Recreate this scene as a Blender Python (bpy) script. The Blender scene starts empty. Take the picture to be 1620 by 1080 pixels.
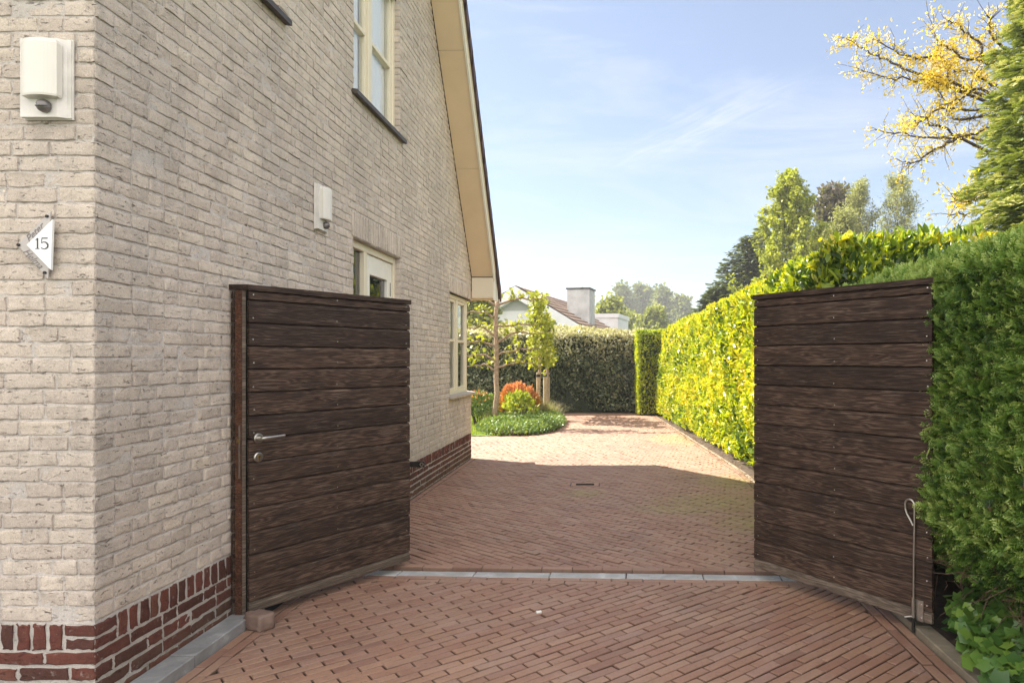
import bpy, math, random
import numpy as np
from mathutils import Vector, Matrix
from math import radians as R, sin, cos, pi, sqrt

# ------------------------------------------------------------------ camera, sky, sun
scene = bpy.context.scene
COL = scene.collection
CAM_H = 1.45
cam = bpy.data.objects.new("camera", bpy.data.cameras.new("camera"))
COL.objects.link(cam)
cam.location = (0, 0, CAM_H)
cam.rotation_euler = (R(90), 0, 0)
cam.data.sensor_width = 36.0
cam.data.lens = 24.0
cam.data.shift_x = -165 / 1620
cam.data.shift_y = 27 / 1620
cam.data.clip_start = 0.05
cam.data.clip_end = 2000
scene.camera = cam

SUN_DIR = np.array([-2.37, 1.13, 2.46]); SUN_DIR /= np.linalg.norm(SUN_DIR)   # towards the sun
SUN_EL = math.asin(SUN_DIR[2])
SUN_AZ = math.atan2(SUN_DIR[0], SUN_DIR[1])
world = bpy.data.worlds.new("World"); scene.world = world; world.use_nodes = True
wn, wl = world.node_tree.nodes, world.node_tree.links
wn.clear()
w_out = wn.new('ShaderNodeOutputWorld'); w_bg = wn.new('ShaderNodeBackground')
sky = wn.new('ShaderNodeTexSky'); sky.sky_type = 'NISHITA'; sky.sun_disc = False
sky.sun_elevation = SUN_EL; sky.sun_rotation = SUN_AZ
sky.air_density = 1.0; sky.dust_density = 1.0; sky.ozone_density = 3.0; sky.altitude = 0
w_bg.inputs['Strength'].default_value = 0.061
tc = wn.new('ShaderNodeTexCoord'); mp = wn.new('ShaderNodeMapping')
mp.inputs['Rotation'].default_value = (0.25, 0.42, 0.3)
mp.inputs['Scale'].default_value = (1.3, 2.6, 9.0)
nz = wn.new('ShaderNodeTexNoise'); nz.inputs['Scale'].default_value = 1.1
nz.inputs['Detail'].default_value = 9; nz.inputs['Roughness'].default_value = 0.62
nz.inputs['Distortion'].default_value = 0.5
cr = wn.new('ShaderNodeValToRGB')
cr.color_ramp.elements[0].position = 0.50; cr.color_ramp.elements[0].color = (0, 0, 0, 1)
cr.color_ramp.elements[1].position = 0.85; cr.color_ramp.elements[1].color = (1, 1, 1, 1)
mxs = wn.new('ShaderNodeMath'); mxs.operation = 'MULTIPLY_ADD'
mxs.inputs[1].default_value = 0.55; mxs.inputs[2].default_value = 0.20
mix = wn.new('ShaderNodeMix'); mix.data_type = 'RGBA'
mix.inputs[7].default_value = (5.0, 5.2, 6.0, 1)       # thin cirrus and milky air
wl.new(tc.outputs['Generated'], mp.inputs['Vector']); wl.new(mp.outputs[0], nz.inputs['Vector'])
wl.new(nz.outputs['Fac'], cr.inputs['Fac']); wl.new(cr.outputs['Color'], mxs.inputs[0])
wl.new(mxs.outputs[0], mix.inputs[0]); wl.new(sky.outputs[0], mix.inputs[6])
# added bright sheet in the unseen sky behind the viewer, fills the shade
sxy = wn.new('ShaderNodeSeparateXYZ'); wl.new(tc.outputs['Generated'], sxy.inputs[0])
mr = wn.new('ShaderNodeMapRange'); mr.interpolation_type = 'SMOOTHSTEP'
mr.inputs['From Min'].default_value = 0.45; mr.inputs['From Max'].default_value = -0.5
mr.inputs['To Min'].default_value = 0.0; mr.inputs['To Max'].default_value = 0.85
wl.new(sxy.outputs[1], mr.inputs['Value'])
mix2 = wn.new('ShaderNodeMix'); mix2.data_type = 'RGBA'
mix2.inputs[7].default_value = (13.8, 13.2, 12.9, 1)
wl.new(mr.outputs[0], mix2.inputs[0]); wl.new(mix.outputs[2], mix2.inputs[6])
# one thin diagonal wisp above the trees
vd = Vector((.13, 1.0, .345)).normalized(); ax_ = Vector((.90, 0.0, .42)).normalized(); bx_ = ax_.cross(vd).normalized()
def wdot(v):
    n_ = wn.new('ShaderNodeVectorMath'); n_.operation = 'DOT_PRODUCT'; n_.inputs[1].default_value = tuple(v)
    wl.new(tc.outputs['Generated'], n_.inputs[0]); return n_.outputs['Value']
def wm(op, a, b=0.0):
    n_ = wn.new('ShaderNodeMath'); n_.operation = op
    for i_, v in enumerate((a, b)):
        if isinstance(v, (int, float)): n_.inputs[i_].default_value = v
        else: wl.new(v, n_.inputs[i_])
    return n_.outputs[0]
p_ = wdot(ax_); q_ = wdot(bx_); c0 = vd.dot(ax_)
pu = wm('DIVIDE', wm('SUBTRACT', p_, c0), .16); qv = wm('DIVIDE', q_, .034)
msk = wm('MAXIMUM', wm('SUBTRACT', 1.0, wm('ADD', wm('MULTIPLY', pu, pu), wm('MULTIPLY', qv, qv))), 0.0)
cx_ = wn.new('ShaderNodeCombineXYZ'); wl.new(wm('MULTIPLY', p_, 7.0), cx_.inputs[0]); wl.new(wm('MULTIPLY', q_, 60.0), cx_.inputs[1])
wz = wn.new('ShaderNodeTexNoise'); wz.inputs['Scale'].default_value = 1.6; wz.inputs['Detail'].default_value = 8; wz.inputs['Roughness'].default_value = .65; wz.inputs['Distortion'].default_value = 1.0
wl.new(cx_.outputs[0], wz.inputs['Vector'])
wr_ = wn.new('ShaderNodeValToRGB'); wr_.color_ramp.elements[0].position = .40; wr_.color_ramp.elements[1].position = .75
wl.new(wz.outputs['Fac'], wr_.inputs['Fac'])
mix3 = wn.new('ShaderNodeMix'); mix3.data_type = 'RGBA'; mix3.inputs[7].default_value = (5.6, 5.8, 6.2, 1)
wl.new(wm('MULTIPLY', wm('MULTIPLY', msk, wr_.outputs['Color']), .4), mix3.inputs[0]); wl.new(mix2.outputs[2], mix3.inputs[6])
wl.new(mix3.outputs[2], w_bg.inputs['Color']); wl.new(w_bg.outputs[0], w_out.inputs['Surface'])

sun = bpy.data.objects.new("sun", bpy.data.lights.new("sun", 'SUN'))
COL.objects.link(sun)
sun.data.energy = 5.0; sun.data.angle = R(0.5); sun.data.color = (1.0, 0.93, 0.80)
from mathutils import Vector, Matrix
sun.rotation_euler = Vector(SUN_DIR).to_track_quat('Z', 'Y').to_euler()

scene.view_settings.view_transform = 'Standard'
scene.view_settings.look = 'None'
scene.view_settings.gamma = 1.0
scene.view_settings.exposure = 1.76
scene.view_settings.use_white_balance = True
scene.view_settings.white_balance_temperature = 6700
scene.cycles.max_bounces = 8
scene.cycles.transparent_max_bounces = 12
scene.cycles.volume_bounces = 0
scene.cycles.use_adaptive_sampling = True
scene.cycles.adaptive_threshold = 0.015
scene.cycles.use_denoising = True
scene.cycles.sample_clamp_indirect = 6

rng = np.random.default_rng(7)
random.seed(7)

# ------------------------------------------------------------------ helpers
def tag(o, label=None, cat=None, group=None, kind=None):
    if label: o['label'] = label
    if cat: o['category'] = cat
    if group: o['group'] = group
    if kind: o['kind'] = kind
    return o

def empty(name, loc=(0, 0, 0), rz=0.0):
    o = bpy.data.objects.new(name, None); COL.objects.link(o)
    o.location = loc; o.rotation_euler = (0, 0, rz); o.empty_display_size = 0.2
    return o

class MB:
    """collects verts / faces / per-vertex floats / material indices"""
    def __init__(s):
        s.V = []; s.F = []; s.M = []; s.T = []; s.E = []; s.n = 0; s.mats = []
    def mat(s, m):
        if m not in s.mats: s.mats.append(m)
        return s.mats.index(m)
    def add(s, verts, faces, m=None, t=0.5, e=None):
        mi = s.mat(m) if m is not None else 0
        s.V.extend([tuple(v) for v in verts])
        s.T.extend([t] * len(verts)); s.E.extend(e if e is not None else [0.0] * len(verts))
        for f in faces:
            s.F.append(tuple(i + s.n for i in f)); s.M.append(mi)
        s.n += len(verts)
    def box(s, a, b, m=None, t=0.5, bev=0.0):
        x0, y0, z0 = [min(p, q) for p, q in zip(a, b)]; x1, y1, z1 = [max(p, q) for p, q in zip(a, b)]
        if bev <= 0:
            v = [(x0,y0,z0),(x1,y0,z0),(x1,y1,z0),(x0,y1,z0),(x0,y0,z1),(x1,y0,z1),(x1,y1,z1),(x0,y1,z1)]
            f = [(0,3,2,1),(4,5,6,7),(0,1,5,4),(1,2,6,5),(2,3,7,6),(3,0,4,7)]
            s.add(v, f, m, t); return
        # chamfered box: 24 verts
        e = min(bev, (x1-x0)*.45, (y1-y0)*.45, (z1-z0)*.45)
        X = (x0, x1); Y = (y0, y1); Z = (z0, z1)
        v = []; idx = {}
        for i in (0,1):
            for j in (0,1):
                for k in (0,1):
                    sx = e if i == 0 else -e; sy = e if j == 0 else -e; sz = e if k == 0 else -e
                    idx[(i,j,k,'x')] = len(v); v.append((X[i], Y[j]+sy, Z[k]+sz))
                    idx[(i,j,k,'y')] = len(v); v.append((X[i]+sx, Y[j], Z[k]+sz))
                    idx[(i,j,k,'z')] = len(v); v.append((X[i]+sx, Y[j]+sy, Z[k]))
        f = []
        def q(*ks): f.append([idx[k] for k in ks])
        for i in (0,1): q((i,0,0,'x'),(i,1,0,'x'),(i,1,1,'x'),(i,0,1,'x'))
        for j in (0,1): q((0,j,0,'y'),(1,j,0,'y'),(1,j,1,'y'),(0,j,1,'y'))
        for k in (0,1): q((0,0,k,'z'),(1,0,k,'z'),(1,1,k,'z'),(0,1,k,'z'))
        for j in (0,1):
            for k in (0,1): q((0,j,k,'y'),(1,j,k,'y'),(1,j,k,'z'),(0,j,k,'z'))
        for i in (0,1):
            for k in (0,1): q((i,0,k,'x'),(i,1,k,'x'),(i,1,k,'z'),(i,0,k,'z'))
        for i in (0,1):
            for j in (0,1): q((i,j,0,'x'),(i,j,1,'x'),(i,j,1,'y'),(i,j,0,'y'))
        for i in (0,1):
            for j in (0,1):
                for k in (0,1): f.append([idx[(i,j,k,c)] for c in 'xyz'])
        # orient outward
        c = np.array([(x0+x1)/2, (y0+y1)/2, (z0+z1)/2]); va = np.array(v)
        out = []
        for fc in f:
            n = np.cross(va[fc[1]]-va[fc[0]], va[fc[2]]-va[fc[0]])
            if np.dot(n, va[fc].mean(0)-c) < 0: fc = fc[::-1]
            out.append(tuple(fc))
        s.add(v, out, m, t)
    def tube(s, pts, rad, m=None, sides=8, t=0.5, caps=True):
        P = np.array(pts, float); n = len(P)
        if np.isscalar(rad): rad = [rad] * n
        ref = np.array([0.13, 0.21, 0.97]); V = []
        d0 = P[1]-P[0]; d0 /= np.linalg.norm(d0)+1e-9
        if abs(np.dot(d0, ref)) > .9: ref = np.array([0.97, 0.1, 0.05])
        u = np.cross(d0, ref); u /= np.linalg.norm(u)
        for i in range(n):
            d = P[min(i+1, n-1)] - P[max(i-1, 0)]; d /= np.linalg.norm(d)+1e-9
            u = u - d*np.dot(u, d); u /= np.linalg.norm(u)+1e-9
            w = np.cross(d, u)
            for k in range(sides):
                a = 2*pi*k/sides
                V.append(P[i] + (u*cos(a) + w*sin(a))*rad[i])
        F = []
        for i in range(n-1):
            for k in range(sides):
                a = i*sides+k; b = i*sides+(k+1) % sides
                F.append((a, b, b+sides, a+sides))
        if caps:
            F.append(tuple(range(sides))[::-1]); F.append(tuple(range((n-1)*sides, n*sides)))
        s.add(V, F, m, t)
    def prism(s, poly, z0, z1, m=None, t=0.5):
        n = len(poly)
        v = [(x, y, z0) for x, y in poly] + [(x, y, z1) for x, y in poly]
        f = [tuple(range(n))[::-1], tuple(range(n, 2*n))]
        for i in range(n):
            j = (i+1) % n; f.append((i, j, j+n, i+n))
        s.add(v, f, m, t)
    def build(s, name, parent=None, smooth=False, loc=None):
        me = bpy.data.meshes.new(name)
        me.from_pydata(s.V, [], s.F)
        for m in s.mats: me.materials.append(m)
        if len(s.mats) > 1: me.polygons.foreach_set('material_index', s.M)
        a = me.attributes.new('tint', 'FLOAT', 'POINT'); a.data.foreach_set('value', s.T)
        if any(s.E):
            a = me.attributes.new('edge', 'FLOAT', 'POINT'); a.data.foreach_set('value', s.E)
        if smooth: me.polygons.foreach_set('use_smooth', [True]*len(s.F))
        me.update()
        o = bpy.data.objects.new(name, me); COL.objects.link(o)
        if parent is not None: o.parent = parent
        if loc is not None: o.location = loc
        return o

def np_mesh(name, V, F, mat, tint=None, parent=None, smooth=False, tint2=None):
    """V (n,3), F (m,k) fixed size faces"""
    V = np.ascontiguousarray(V, dtype=np.float32); F = np.ascontiguousarray(F, dtype=np.int32)
    me = bpy.data.meshes.new(name)
    me.vertices.add(len(V)); me.vertices.foreach_set('co', V.ravel())
    k = F.shape[1]
    me.loops.add(F.size); me.loops.foreach_set('vertex_index', F.ravel())
    me.polygons.add(len(F))
    me.polygons.foreach_set('loop_start', np.arange(0, F.size, k, dtype=np.int32))
    me.polygons.foreach_set('loop_total', np.full(len(F), k, dtype=np.int32))
    if smooth: me.polygons.foreach_set('use_smooth', np.ones(len(F), dtype=bool))
    if tint is not None:
        a = me.attributes.new('tint', 'FLOAT', 'POINT'); a.data.foreach_set('value', np.ascontiguousarray(tint, dtype=np.float32))
    if tint2 is not None:
        a = me.attributes.new('edge', 'FLOAT', 'POINT'); a.data.foreach_set('value', np.ascontiguousarray(tint2, dtype=np.float32))
    me.update(calc_edges=True); me.validate()
    me.materials.append(mat)
    o = bpy.data.objects.new(name, me); COL.objects.link(o)
    if parent is not None: o.parent = parent
    return o

# ---- materials
def new_mat(name):
    m = bpy.data.materials.new(name); m.use_nodes = True
    nt = m.node_tree; b = nt.nodes['Principled BSDF']
    return m, nt, nt.nodes, nt.links, b

def ramp(nt, stops, fac=None):
    n = nt.nodes.new('ShaderNodeValToRGB')
    el = n.color_ramp.elements
    while len(el) < len(stops): el.new(0.5)
    for e, (p, c) in zip(el, stops):
        e.position = p; e.color = (*c, 1) if len(c) == 3 else c
    if fac is not None: nt.links.new(fac, n.inputs['Fac'])
    return n

def noise(nt, scale, detail=5, rough=0.55, vec=None, dist=0.0):
    n = nt.nodes.new('ShaderNodeTexNoise')
    n.inputs['Scale'].default_value = scale; n.inputs['Detail'].default_value = detail
    n.inputs['Roughness'].default_value = rough; n.inputs['Distortion'].default_value = dist
    if vec is not None: nt.links.new(vec, n.inputs['Vector'])
    return n

def mixc(nt, a, b, fac, mode='MIX'):
    n = nt.nodes.new('ShaderNodeMix'); n.data_type = 'RGBA'; n.blend_type = mode
    for i, v in ((6, a), (7, b)):
        if isinstance(v, tuple): n.inputs[i].default_value = (*v, 1)
        else: nt.links.new(v, n.inputs[i])
    if isinstance(fac, (int, float)): n.inputs[0].default_value = fac
    else: nt.links.new(fac, n.inputs[0])
    return n.outputs[2]

def math_n(nt, op, a, b=None, c=None):
    n = nt.nodes.new('ShaderNodeMath'); n.operation = op
    for i, v in enumerate((a, b, c)):
        if v is None: continue
        if isinstance(v, (int, float)): n.inputs[i].default_value = v
        else: nt.links.new(v, n.inputs[i])
    return n.outputs[0]

def attr(nt, name='tint'):
    n = nt.nodes.new('ShaderNodeAttribute'); n.attribute_name = name
    return n.outputs['Fac']

def objco(nt, scale=(1, 1, 1), rot=(0, 0, 0)):
    t = nt.nodes.new('ShaderNodeTexCoord'); m = nt.nodes.new('ShaderNodeMapping')
    m.inputs['Scale'].default_value = scale; m.inputs['Rotation'].default_value = rot
    nt.links.new(t.outputs['Object'], m.inputs['Vector'])
    return m.outputs[0]

def bump(nt, height, strength, dist, b, prev=None):
    n = nt.nodes.new('ShaderNodeBump'); n.inputs['Strength'].default_value = strength
    n.inputs['Distance'].default_value = dist
    nt.links.new(height, n.inputs['Height'])
    if prev is not None: nt.links.new(prev, n.inputs['Normal'])
    nt.links.new(n.outputs[0], b.inputs['Normal'])
    return n.outputs[0]

def simple(name, col, rough=0.5, metal=0.0, var=0.12, nscale=12, bmp=0.0, spec=0.5):
    m, nt, N, L, b = new_mat(name)
    n = noise(nt, nscale, 6, 0.6, objco(nt))
    lo = tuple(max(0, c*(1-var)) for c in col); hi = tuple(min(1, c*(1+var)) for c in col)
    r = ramp(nt, [(0.3, lo), (0.7, hi)], n.outputs['Fac'])
    L.new(r.outputs[0], b.inputs['Base Color'])
    b.inputs['Roughness'].default_value = rough; b.inputs['Metallic'].default_value = metal
    b.inputs['Specular IOR Level'].default_value = spec
    if bmp > 0: bump(nt, noise(nt, nscale*6, 6, .6, objco(nt)).outputs['Fac'], bmp, 0.004, b)
    return m

def brick_mat(name, stops, dirt, dirt_col, rough=0.9, crack=1.0, bd=0.004, streak=0.0, spl=0.0, splash=0.0):
    m, nt, N, L, b = new_mat(name)
    t = attr(nt)
    co = objco(nt)
    fine = noise(nt, 70, 6, 0.65, co); mid = noise(nt, 14, 6, 0.6, co); big = noise(nt, 0.9, 7, 0.62, co)
    r = ramp(nt, stops, t)
    c = mixc(nt, r.outputs[0], tuple(x*0.72 for x in stops[0][1]), ramp(nt, [(0.5, (0,0,0)), (0.75, (.7,.7,.7))], mid.outputs['Fac']).outputs[0])
    c = mixc(nt, c, tuple(min(1, x*1.25) for x in stops[-1][1]), ramp(nt, [(0.55, (0,0,0)), (0.8, (.6,.6,.6))], fine.outputs['Fac']).outputs[0])
    dm = ramp(nt, [(0.42, (0,0,0)), (0.72, (dirt,)*3)], big.outputs['Fac']).outputs[0]
    c = mixc(nt, c, dirt_col, dm)
    if streak > 0:
        sn = noise(nt, 1.0, 8, 0.7, objco(nt, (7, 7, .55)))
        c = mixc(nt, c, dirt_col, ramp(nt, [(0.52, (0,0,0)), (0.72, (streak,)*3)], sn.outputs['Fac']).outputs[0])
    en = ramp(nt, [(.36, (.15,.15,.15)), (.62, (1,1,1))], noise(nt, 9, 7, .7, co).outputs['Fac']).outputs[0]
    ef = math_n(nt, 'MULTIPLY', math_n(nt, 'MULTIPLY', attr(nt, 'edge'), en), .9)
    c = mixc(nt, c, tuple(x*.42 for x in dirt_col), math_n(nt, 'MINIMUM', ef, 1.0))  # darkens the brick rim: joint shadow put into the colour, plus dirt
    # gritty face
    gr_ = noise(nt, 210, 4, .8, co)
    c = mixc(nt, c, tuple(x*.55 for x in stops[0][1]), ramp(nt, [(.50, (0,0,0)), (.66, (.55,.55,.55))], gr_.outputs['Fac']).outputs[0])
    c = mixc(nt, c, tuple(min(1, x*1.35) for x in stops[-1][1]), ramp(nt, [(.34, (.45,.45,.45)), (.46, (0,0,0))], gr_.outputs['Fac']).outputs[0])
    # small dark pits / cracks of hand-moulded bricks
    cv = noise(nt, 1.0, 8, 0.78, objco(nt, (30, 30, 100)), 1.1)
    ck = ramp(nt, [(0.355, (1,1,1)), (0.415, (0,0,0))], cv.outputs['Fac']).outputs[0]
    ckf = math_n(nt, 'MULTIPLY', ck, 0.75*crack)
    c = mixc(nt, c, tuple(x*0.22 for x in stops[0][1]), ckf)
    if spl > 0:
        s2 = noise(nt, 26, 7, .7, co)
        c = mixc(nt, c, (.45, .42, .38), ramp(nt, [(0.60, (0,0,0)), (0.68, (spl,)*3)], s2.outputs['Fac']).outputs[0])
    if splash > 0:      # soil splashed up from the paving
        sz = N.new('ShaderNodeSeparateXYZ'); L.new(co, sz.inputs[0])
        hgt = N.new('ShaderNodeMapRange'); hgt.inputs['From Min'].default_value = .20; hgt.inputs['From Max'].default_value = .0
        L.new(sz.outputs[2], hgt.inputs['Value'])
        sn_ = ramp(nt, [(.40, (0,0,0)), (.62, (1,1,1))], noise(nt, 17, 8, .75, co).outputs['Fac']).outputs[0]
        c = mixc(nt, c, (.12,.10,.065), math_n(nt, 'MULTIPLY', math_n(nt, 'MULTIPLY', hgt.outputs[0], sn_), splash))
    L.new(c, b.inputs['Base Color']); b.inputs['Roughness'].default_value = rough
    b.inputs['Specular IOR Level'].default_value = 0.2
    h = math_n(nt, 'SUBTRACT', math_n(nt, 'MULTIPLY_ADD', fine.outputs['Fac'], 0.35, mid.outputs['Fac']), math_n(nt, 'MULTIPLY', ck, 0.45))
    bump(nt, h, 0.9, bd, b)
    return m

def leaf_mat(name, stops, trans=0.4, rough=0.45, tcol=None, spec=0.4):
    m, nt, N, L, b = new_mat(name)
    r = ramp(nt, stops, attr(nt))
    L.new(r.outputs[0], b.inputs['Base Color'])
    b.inputs['Roughness'].default_value = rough; b.inputs['Specular IOR Level'].default_value = spec
    tr = N.new('ShaderNodeBsdfTranslucent'); mx = N.new('ShaderNodeMixShader')
    tc_ = mixc(nt, r.outputs[0], tcol or (1.0, 1.0, 0.3), 1.0, 'MULTIPLY')
    if tcol is None:
        tc_ = mixc(nt, r.outputs[0], (0.55, 0.62, 0.03), 0.35)
    L.new(tc_, tr.inputs['Color'])
    mx.inputs[0].default_value = trans
    L.new(b.outputs[0], mx.inputs[1]); L.new(tr.outputs[0], mx.inputs[2])
    L.new(mx.outputs[0], N['Material Output'].inputs['Surface'])
    return m

M = {}
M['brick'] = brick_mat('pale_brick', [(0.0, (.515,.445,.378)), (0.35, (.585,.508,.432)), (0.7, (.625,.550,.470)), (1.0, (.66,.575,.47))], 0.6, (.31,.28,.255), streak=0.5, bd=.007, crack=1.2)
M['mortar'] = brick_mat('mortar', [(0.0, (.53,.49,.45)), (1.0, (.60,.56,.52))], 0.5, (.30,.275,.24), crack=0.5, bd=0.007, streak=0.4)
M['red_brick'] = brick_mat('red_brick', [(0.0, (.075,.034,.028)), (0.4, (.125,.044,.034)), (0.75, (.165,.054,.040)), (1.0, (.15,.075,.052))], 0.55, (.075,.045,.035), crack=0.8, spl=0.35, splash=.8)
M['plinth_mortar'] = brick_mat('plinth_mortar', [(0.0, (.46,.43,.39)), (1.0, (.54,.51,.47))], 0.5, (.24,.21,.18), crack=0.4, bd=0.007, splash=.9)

def paver_mat():
    m, nt, N, L, b = new_mat('clinker_paver')
    t = attr(nt); co = objco(nt)
    r = ramp(nt, [(0.0, (.25,.126,.084)), (0.3, (.305,.162,.107)), (0.6, (.33,.185,.119)), (0.85, (.36,.215,.146)), (1.0, (.31,.18,.135))], t)
    f = noise(nt, 60, 7, .7, co); g = noise(nt, 3.0, 6, .6, co); bg = noise(nt, .7, 5, .6, co)
    c = mixc(nt, r.outputs[0], (.13,.07,.055), ramp(nt, [(0.5,(0,0,0)),(0.72,(.6,.6,.6))], f.outputs['Fac']).outputs[0])
    c = mixc(nt, c, (.37,.26,.20), ramp(nt, [(0.46,(0,0,0)),(0.75,(.5,.5,.5))], g.outputs['Fac']).outputs[0])
    c = mixc(nt, c, (.10,.075,.06), ramp(nt, [(0.5,(0,0,0)),(0.75,(.35,.35,.35))], bg.outputs['Fac']).outputs[0])
    c = mixc(nt, c, (.035,.026,.02), math_n(nt, 'MULTIPLY', attr(nt, 'edge'), .62))
    # moss patches near the right hedge
    sx = N.new('ShaderNodeSeparateXYZ'); L.new(co, sx.inputs[0])
    def blob(cx, cy, rx, ry):
        a = math_n(nt, 'DIVIDE', math_n(nt, 'SUBTRACT', sx.outputs[0], cx), rx)
        d = math_n(nt, 'DIVIDE', math_n(nt, 'SUBTRACT', sx.outputs[1], cy), ry)
        q = math_n(nt, 'ADD', math_n(nt, 'MULTIPLY', a, a), math_n(nt, 'MULTIPLY', d, d))
        return math_n(nt, 'MAXIMUM', math_n(nt, 'SUBTRACT', 1.0, q), 0.0)
    q = blob(1.05, 6.9, .8, .55)
    for a in ((1.35, 8.0, .45, .6), (.6, 6.6, .5, .35), (-.35, 7.35, .3, .3), (1.3, 6.0, .5, .5), (1.1, 12.3, .6, 1.1)):
        q = math_n(nt, 'MAXIMUM', q, blob(*a))
    mn = noise(nt, 9, 8, .75, co)
    mm = math_n(nt, 'MULTIPLY', q, ramp(nt, [(0.36,(0,0,0)),(0.62,(1,1,1))], mn.outputs['Fac']).outputs[0])
    mm = math_n(nt, 'MULTIPLY', mm, .8)
    c = mixc(nt, c, (.24,.215,.06), mm)
    L.new(c, b.inputs['Base Color'])
    b.inputs['Roughness'].default_value = .62; b.inputs['Specular IOR Level'].default_value = .6
    bump(nt, math_n(nt, 'ADD', f.outputs['Fac'], math_n(nt, 'MULTIPLY', noise(nt, 16, 4, .6, co).outputs['Fac'], 1.2)), .7, .002, b)
    return m
M['paver'] = paver_mat()
def joint_mat():
    m, nt, N, L, b = new_mat('joint_sand')
    co = objco(nt)
    n = noise(nt, 8, 8, .7, co); n2 = noise(nt, 120, 4, .7, co)
    c = ramp(nt, [(.3, (.014,.011,.009)), (.6, (.028,.021,.017)), (.78, (.03,.034,.015))], n.outputs['Fac']).outputs[0]
    c = mixc(nt, c, (.08,.065,.05), ramp(nt, [(.55,(0,0,0)),(.8,(.5,.5,.5))], n2.outputs['Fac']).outputs[0])
    L.new(c, b.inputs['Base Color']); b.inputs['Roughness'].default_value = .95
    bump(nt, n2.outputs['Fac'], .8, .004, b)
    return m
M['joint'] = joint_mat()
M['soil'] = simple('soil', (.075, .052, .036), .95, var=.5, nscale=14, bmp=.9)
M['lawn_base'] = simple('lawn_base', (.09, .16, .03), .9, var=.3, nscale=3, bmp=.6)
M['field'] = simple('field_ground', (.06, .09, .03), .95, var=.35, nscale=.4, bmp=.6)
def stone_mat(name, base, vein):
    m, nt, N, L, b = new_mat(name)
    co = objco(nt)
    n = noise(nt, 5, 8, .65, co, 1.2); f = noise(nt, 90, 5, .7, co)
    c = ramp(nt, [(.3, tuple(x*.7 for x in base)), (.55, base), (.68, vein)], n.outputs['Fac']).outputs[0]
    c = mixc(nt, c, tuple(x*.5 for x in base), ramp(nt, [(.55,(0,0,0)),(.75,(.5,.5,.5))], f.outputs['Fac']).outputs[0])
    L.new(c, b.inputs['Base Color']); b.inputs['Roughness'].default_value = .6
    bump(nt, f.outputs['Fac'], .5, .002, b)
    return m
M['bluestone'] = stone_mat('bluestone', (.27, .275, .275), (.40, .41, .41))
M['threshold_stone'] = stone_mat('threshold_stone', (.40, .405, .40), (.52, .53, .53))
M['conc_kerb'] = stone_mat('mossy_concrete', (.22, .19, .14), (.31, .27, .19))
M['cobble'] = stone_mat('cobble', (.22, .15, .12), (.30, .26, .22))

def wood_mat(name, dark, mid, light, silver, rough=.75, sc=1.0):
    m, nt, N, L, b = new_mat(name)
    t = attr(nt)
    tcn = N.new('ShaderNodeTexCoord')
    sp = N.new('ShaderNodeSeparateXYZ'); L.new(tcn.outputs['Object'], sp.inputs[0])
    cb = N.new('ShaderNodeCombineXYZ')
    L.new(math_n(nt, 'MULTIPLY_ADD', t, 37.0, sp.outputs[0]), cb.inputs[0])
    L.new(sp.outputs[1], cb.inputs[1])
    L.new(math_n(nt, 'MULTIPLY_ADD', t, 11.0, sp.outputs[2]), cb.inputs[2])
    mp_ = N.new('ShaderNodeMapping'); mp_.inputs['Scale'].default_value = (1.6*sc, 8, 16)
    L.new(cb.outputs[0], mp_.inputs[0])
    warp = noise(nt, 1.0, 3, .5, mp_.outputs[0])
    # grain lines: bands through warped height -> cathedrals
    band = math_n(nt, 'FRACT', math_n(nt, 'MULTIPLY', warp.outputs['Fac'], 13.0))
    band = math_n(nt, 'ABSOLUTE', math_n(nt, 'SUBTRACT', band, .5))
    mp2 = N.new('ShaderNodeMapping'); mp2.inputs['Scale'].default_value = (5, 40, 170)
    L.new(cb.outputs[0], mp2.inputs[0])
    fib = noise(nt, 1.0, 6, .7, mp2.outputs[0])
    mp3 = N.new('ShaderNodeMapping'); mp3.inputs['Scale'].default_value = (3, 5, 9)
    L.new(cb.outputs[0], mp3.inputs[0])
    pat = noise(nt, 1.0, 6, .65, mp3.outputs[0])
    g = math_n(nt, 'MULTIPLY_ADD', band, .55, math_n(nt, 'MULTIPLY', fib.outputs['Fac'], .75))
    c = ramp(nt, [(.28, dark), (.50, mid), (.72, light)], g).outputs[0]
    c = mixc(nt, c, dark, ramp(nt, [(.42, (.0,.0,.0)), (.7, (.85,.85,.85))], pat.outputs['Fac']).outputs[0])
    tt = math_n(nt, 'FRACT', math_n(nt, 'MULTIPLY', t, 7.31))
    c = mixc(nt, c, dark, math_n(nt, 'MULTIPLY', math_n(nt, 'POWER', tt, 2.0), .6))
    # silvery worn fibres
    sv = math_n(nt, 'MULTIPLY', ramp(nt, [(.54, (0,0,0)), (.66, (1,1,1))], fib.outputs['Fac']).outputs[0],
                ramp(nt, [(.40, (.12,.12,.12)), (.6, (.85,.85,.85))], noise(nt, 1.0, 5, .6, mp3.outputs[0], 1.5).outputs['Fac']).outputs[0])
    c = mixc(nt, c, silver, math_n(nt, 'MULTIPLY', sv, .5))
    L.new(c, b.inputs['Base Color']); b.inputs['Roughness'].default_value = rough
    b.inputs['Specular IOR Level'].default_value = .3
    bump(nt, g, .8, .0025, b)
    return m
M['gate_wood'] = wood_mat('weathered_gate_wood', (.014,.0075,.0055), (.058,.034,.023), (.15,.098,.068), (.32,.26,.21))
M['gate_low'] = wood_mat('greyed_gate_wood', (.06,.045,.034), (.13,.10,.075), (.24,.19,.15), (.36,.31,.26))
M['gate_edge'] = wood_mat('reddish_edge_wood', (.02,.009,.005), (.085,.032,.016), (.17,.075,.04), (.17,.12,.09), sc=8)
M['black_gap'] = simple('black_gap', (.006,.006,.006), .95, spec=.05)
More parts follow.
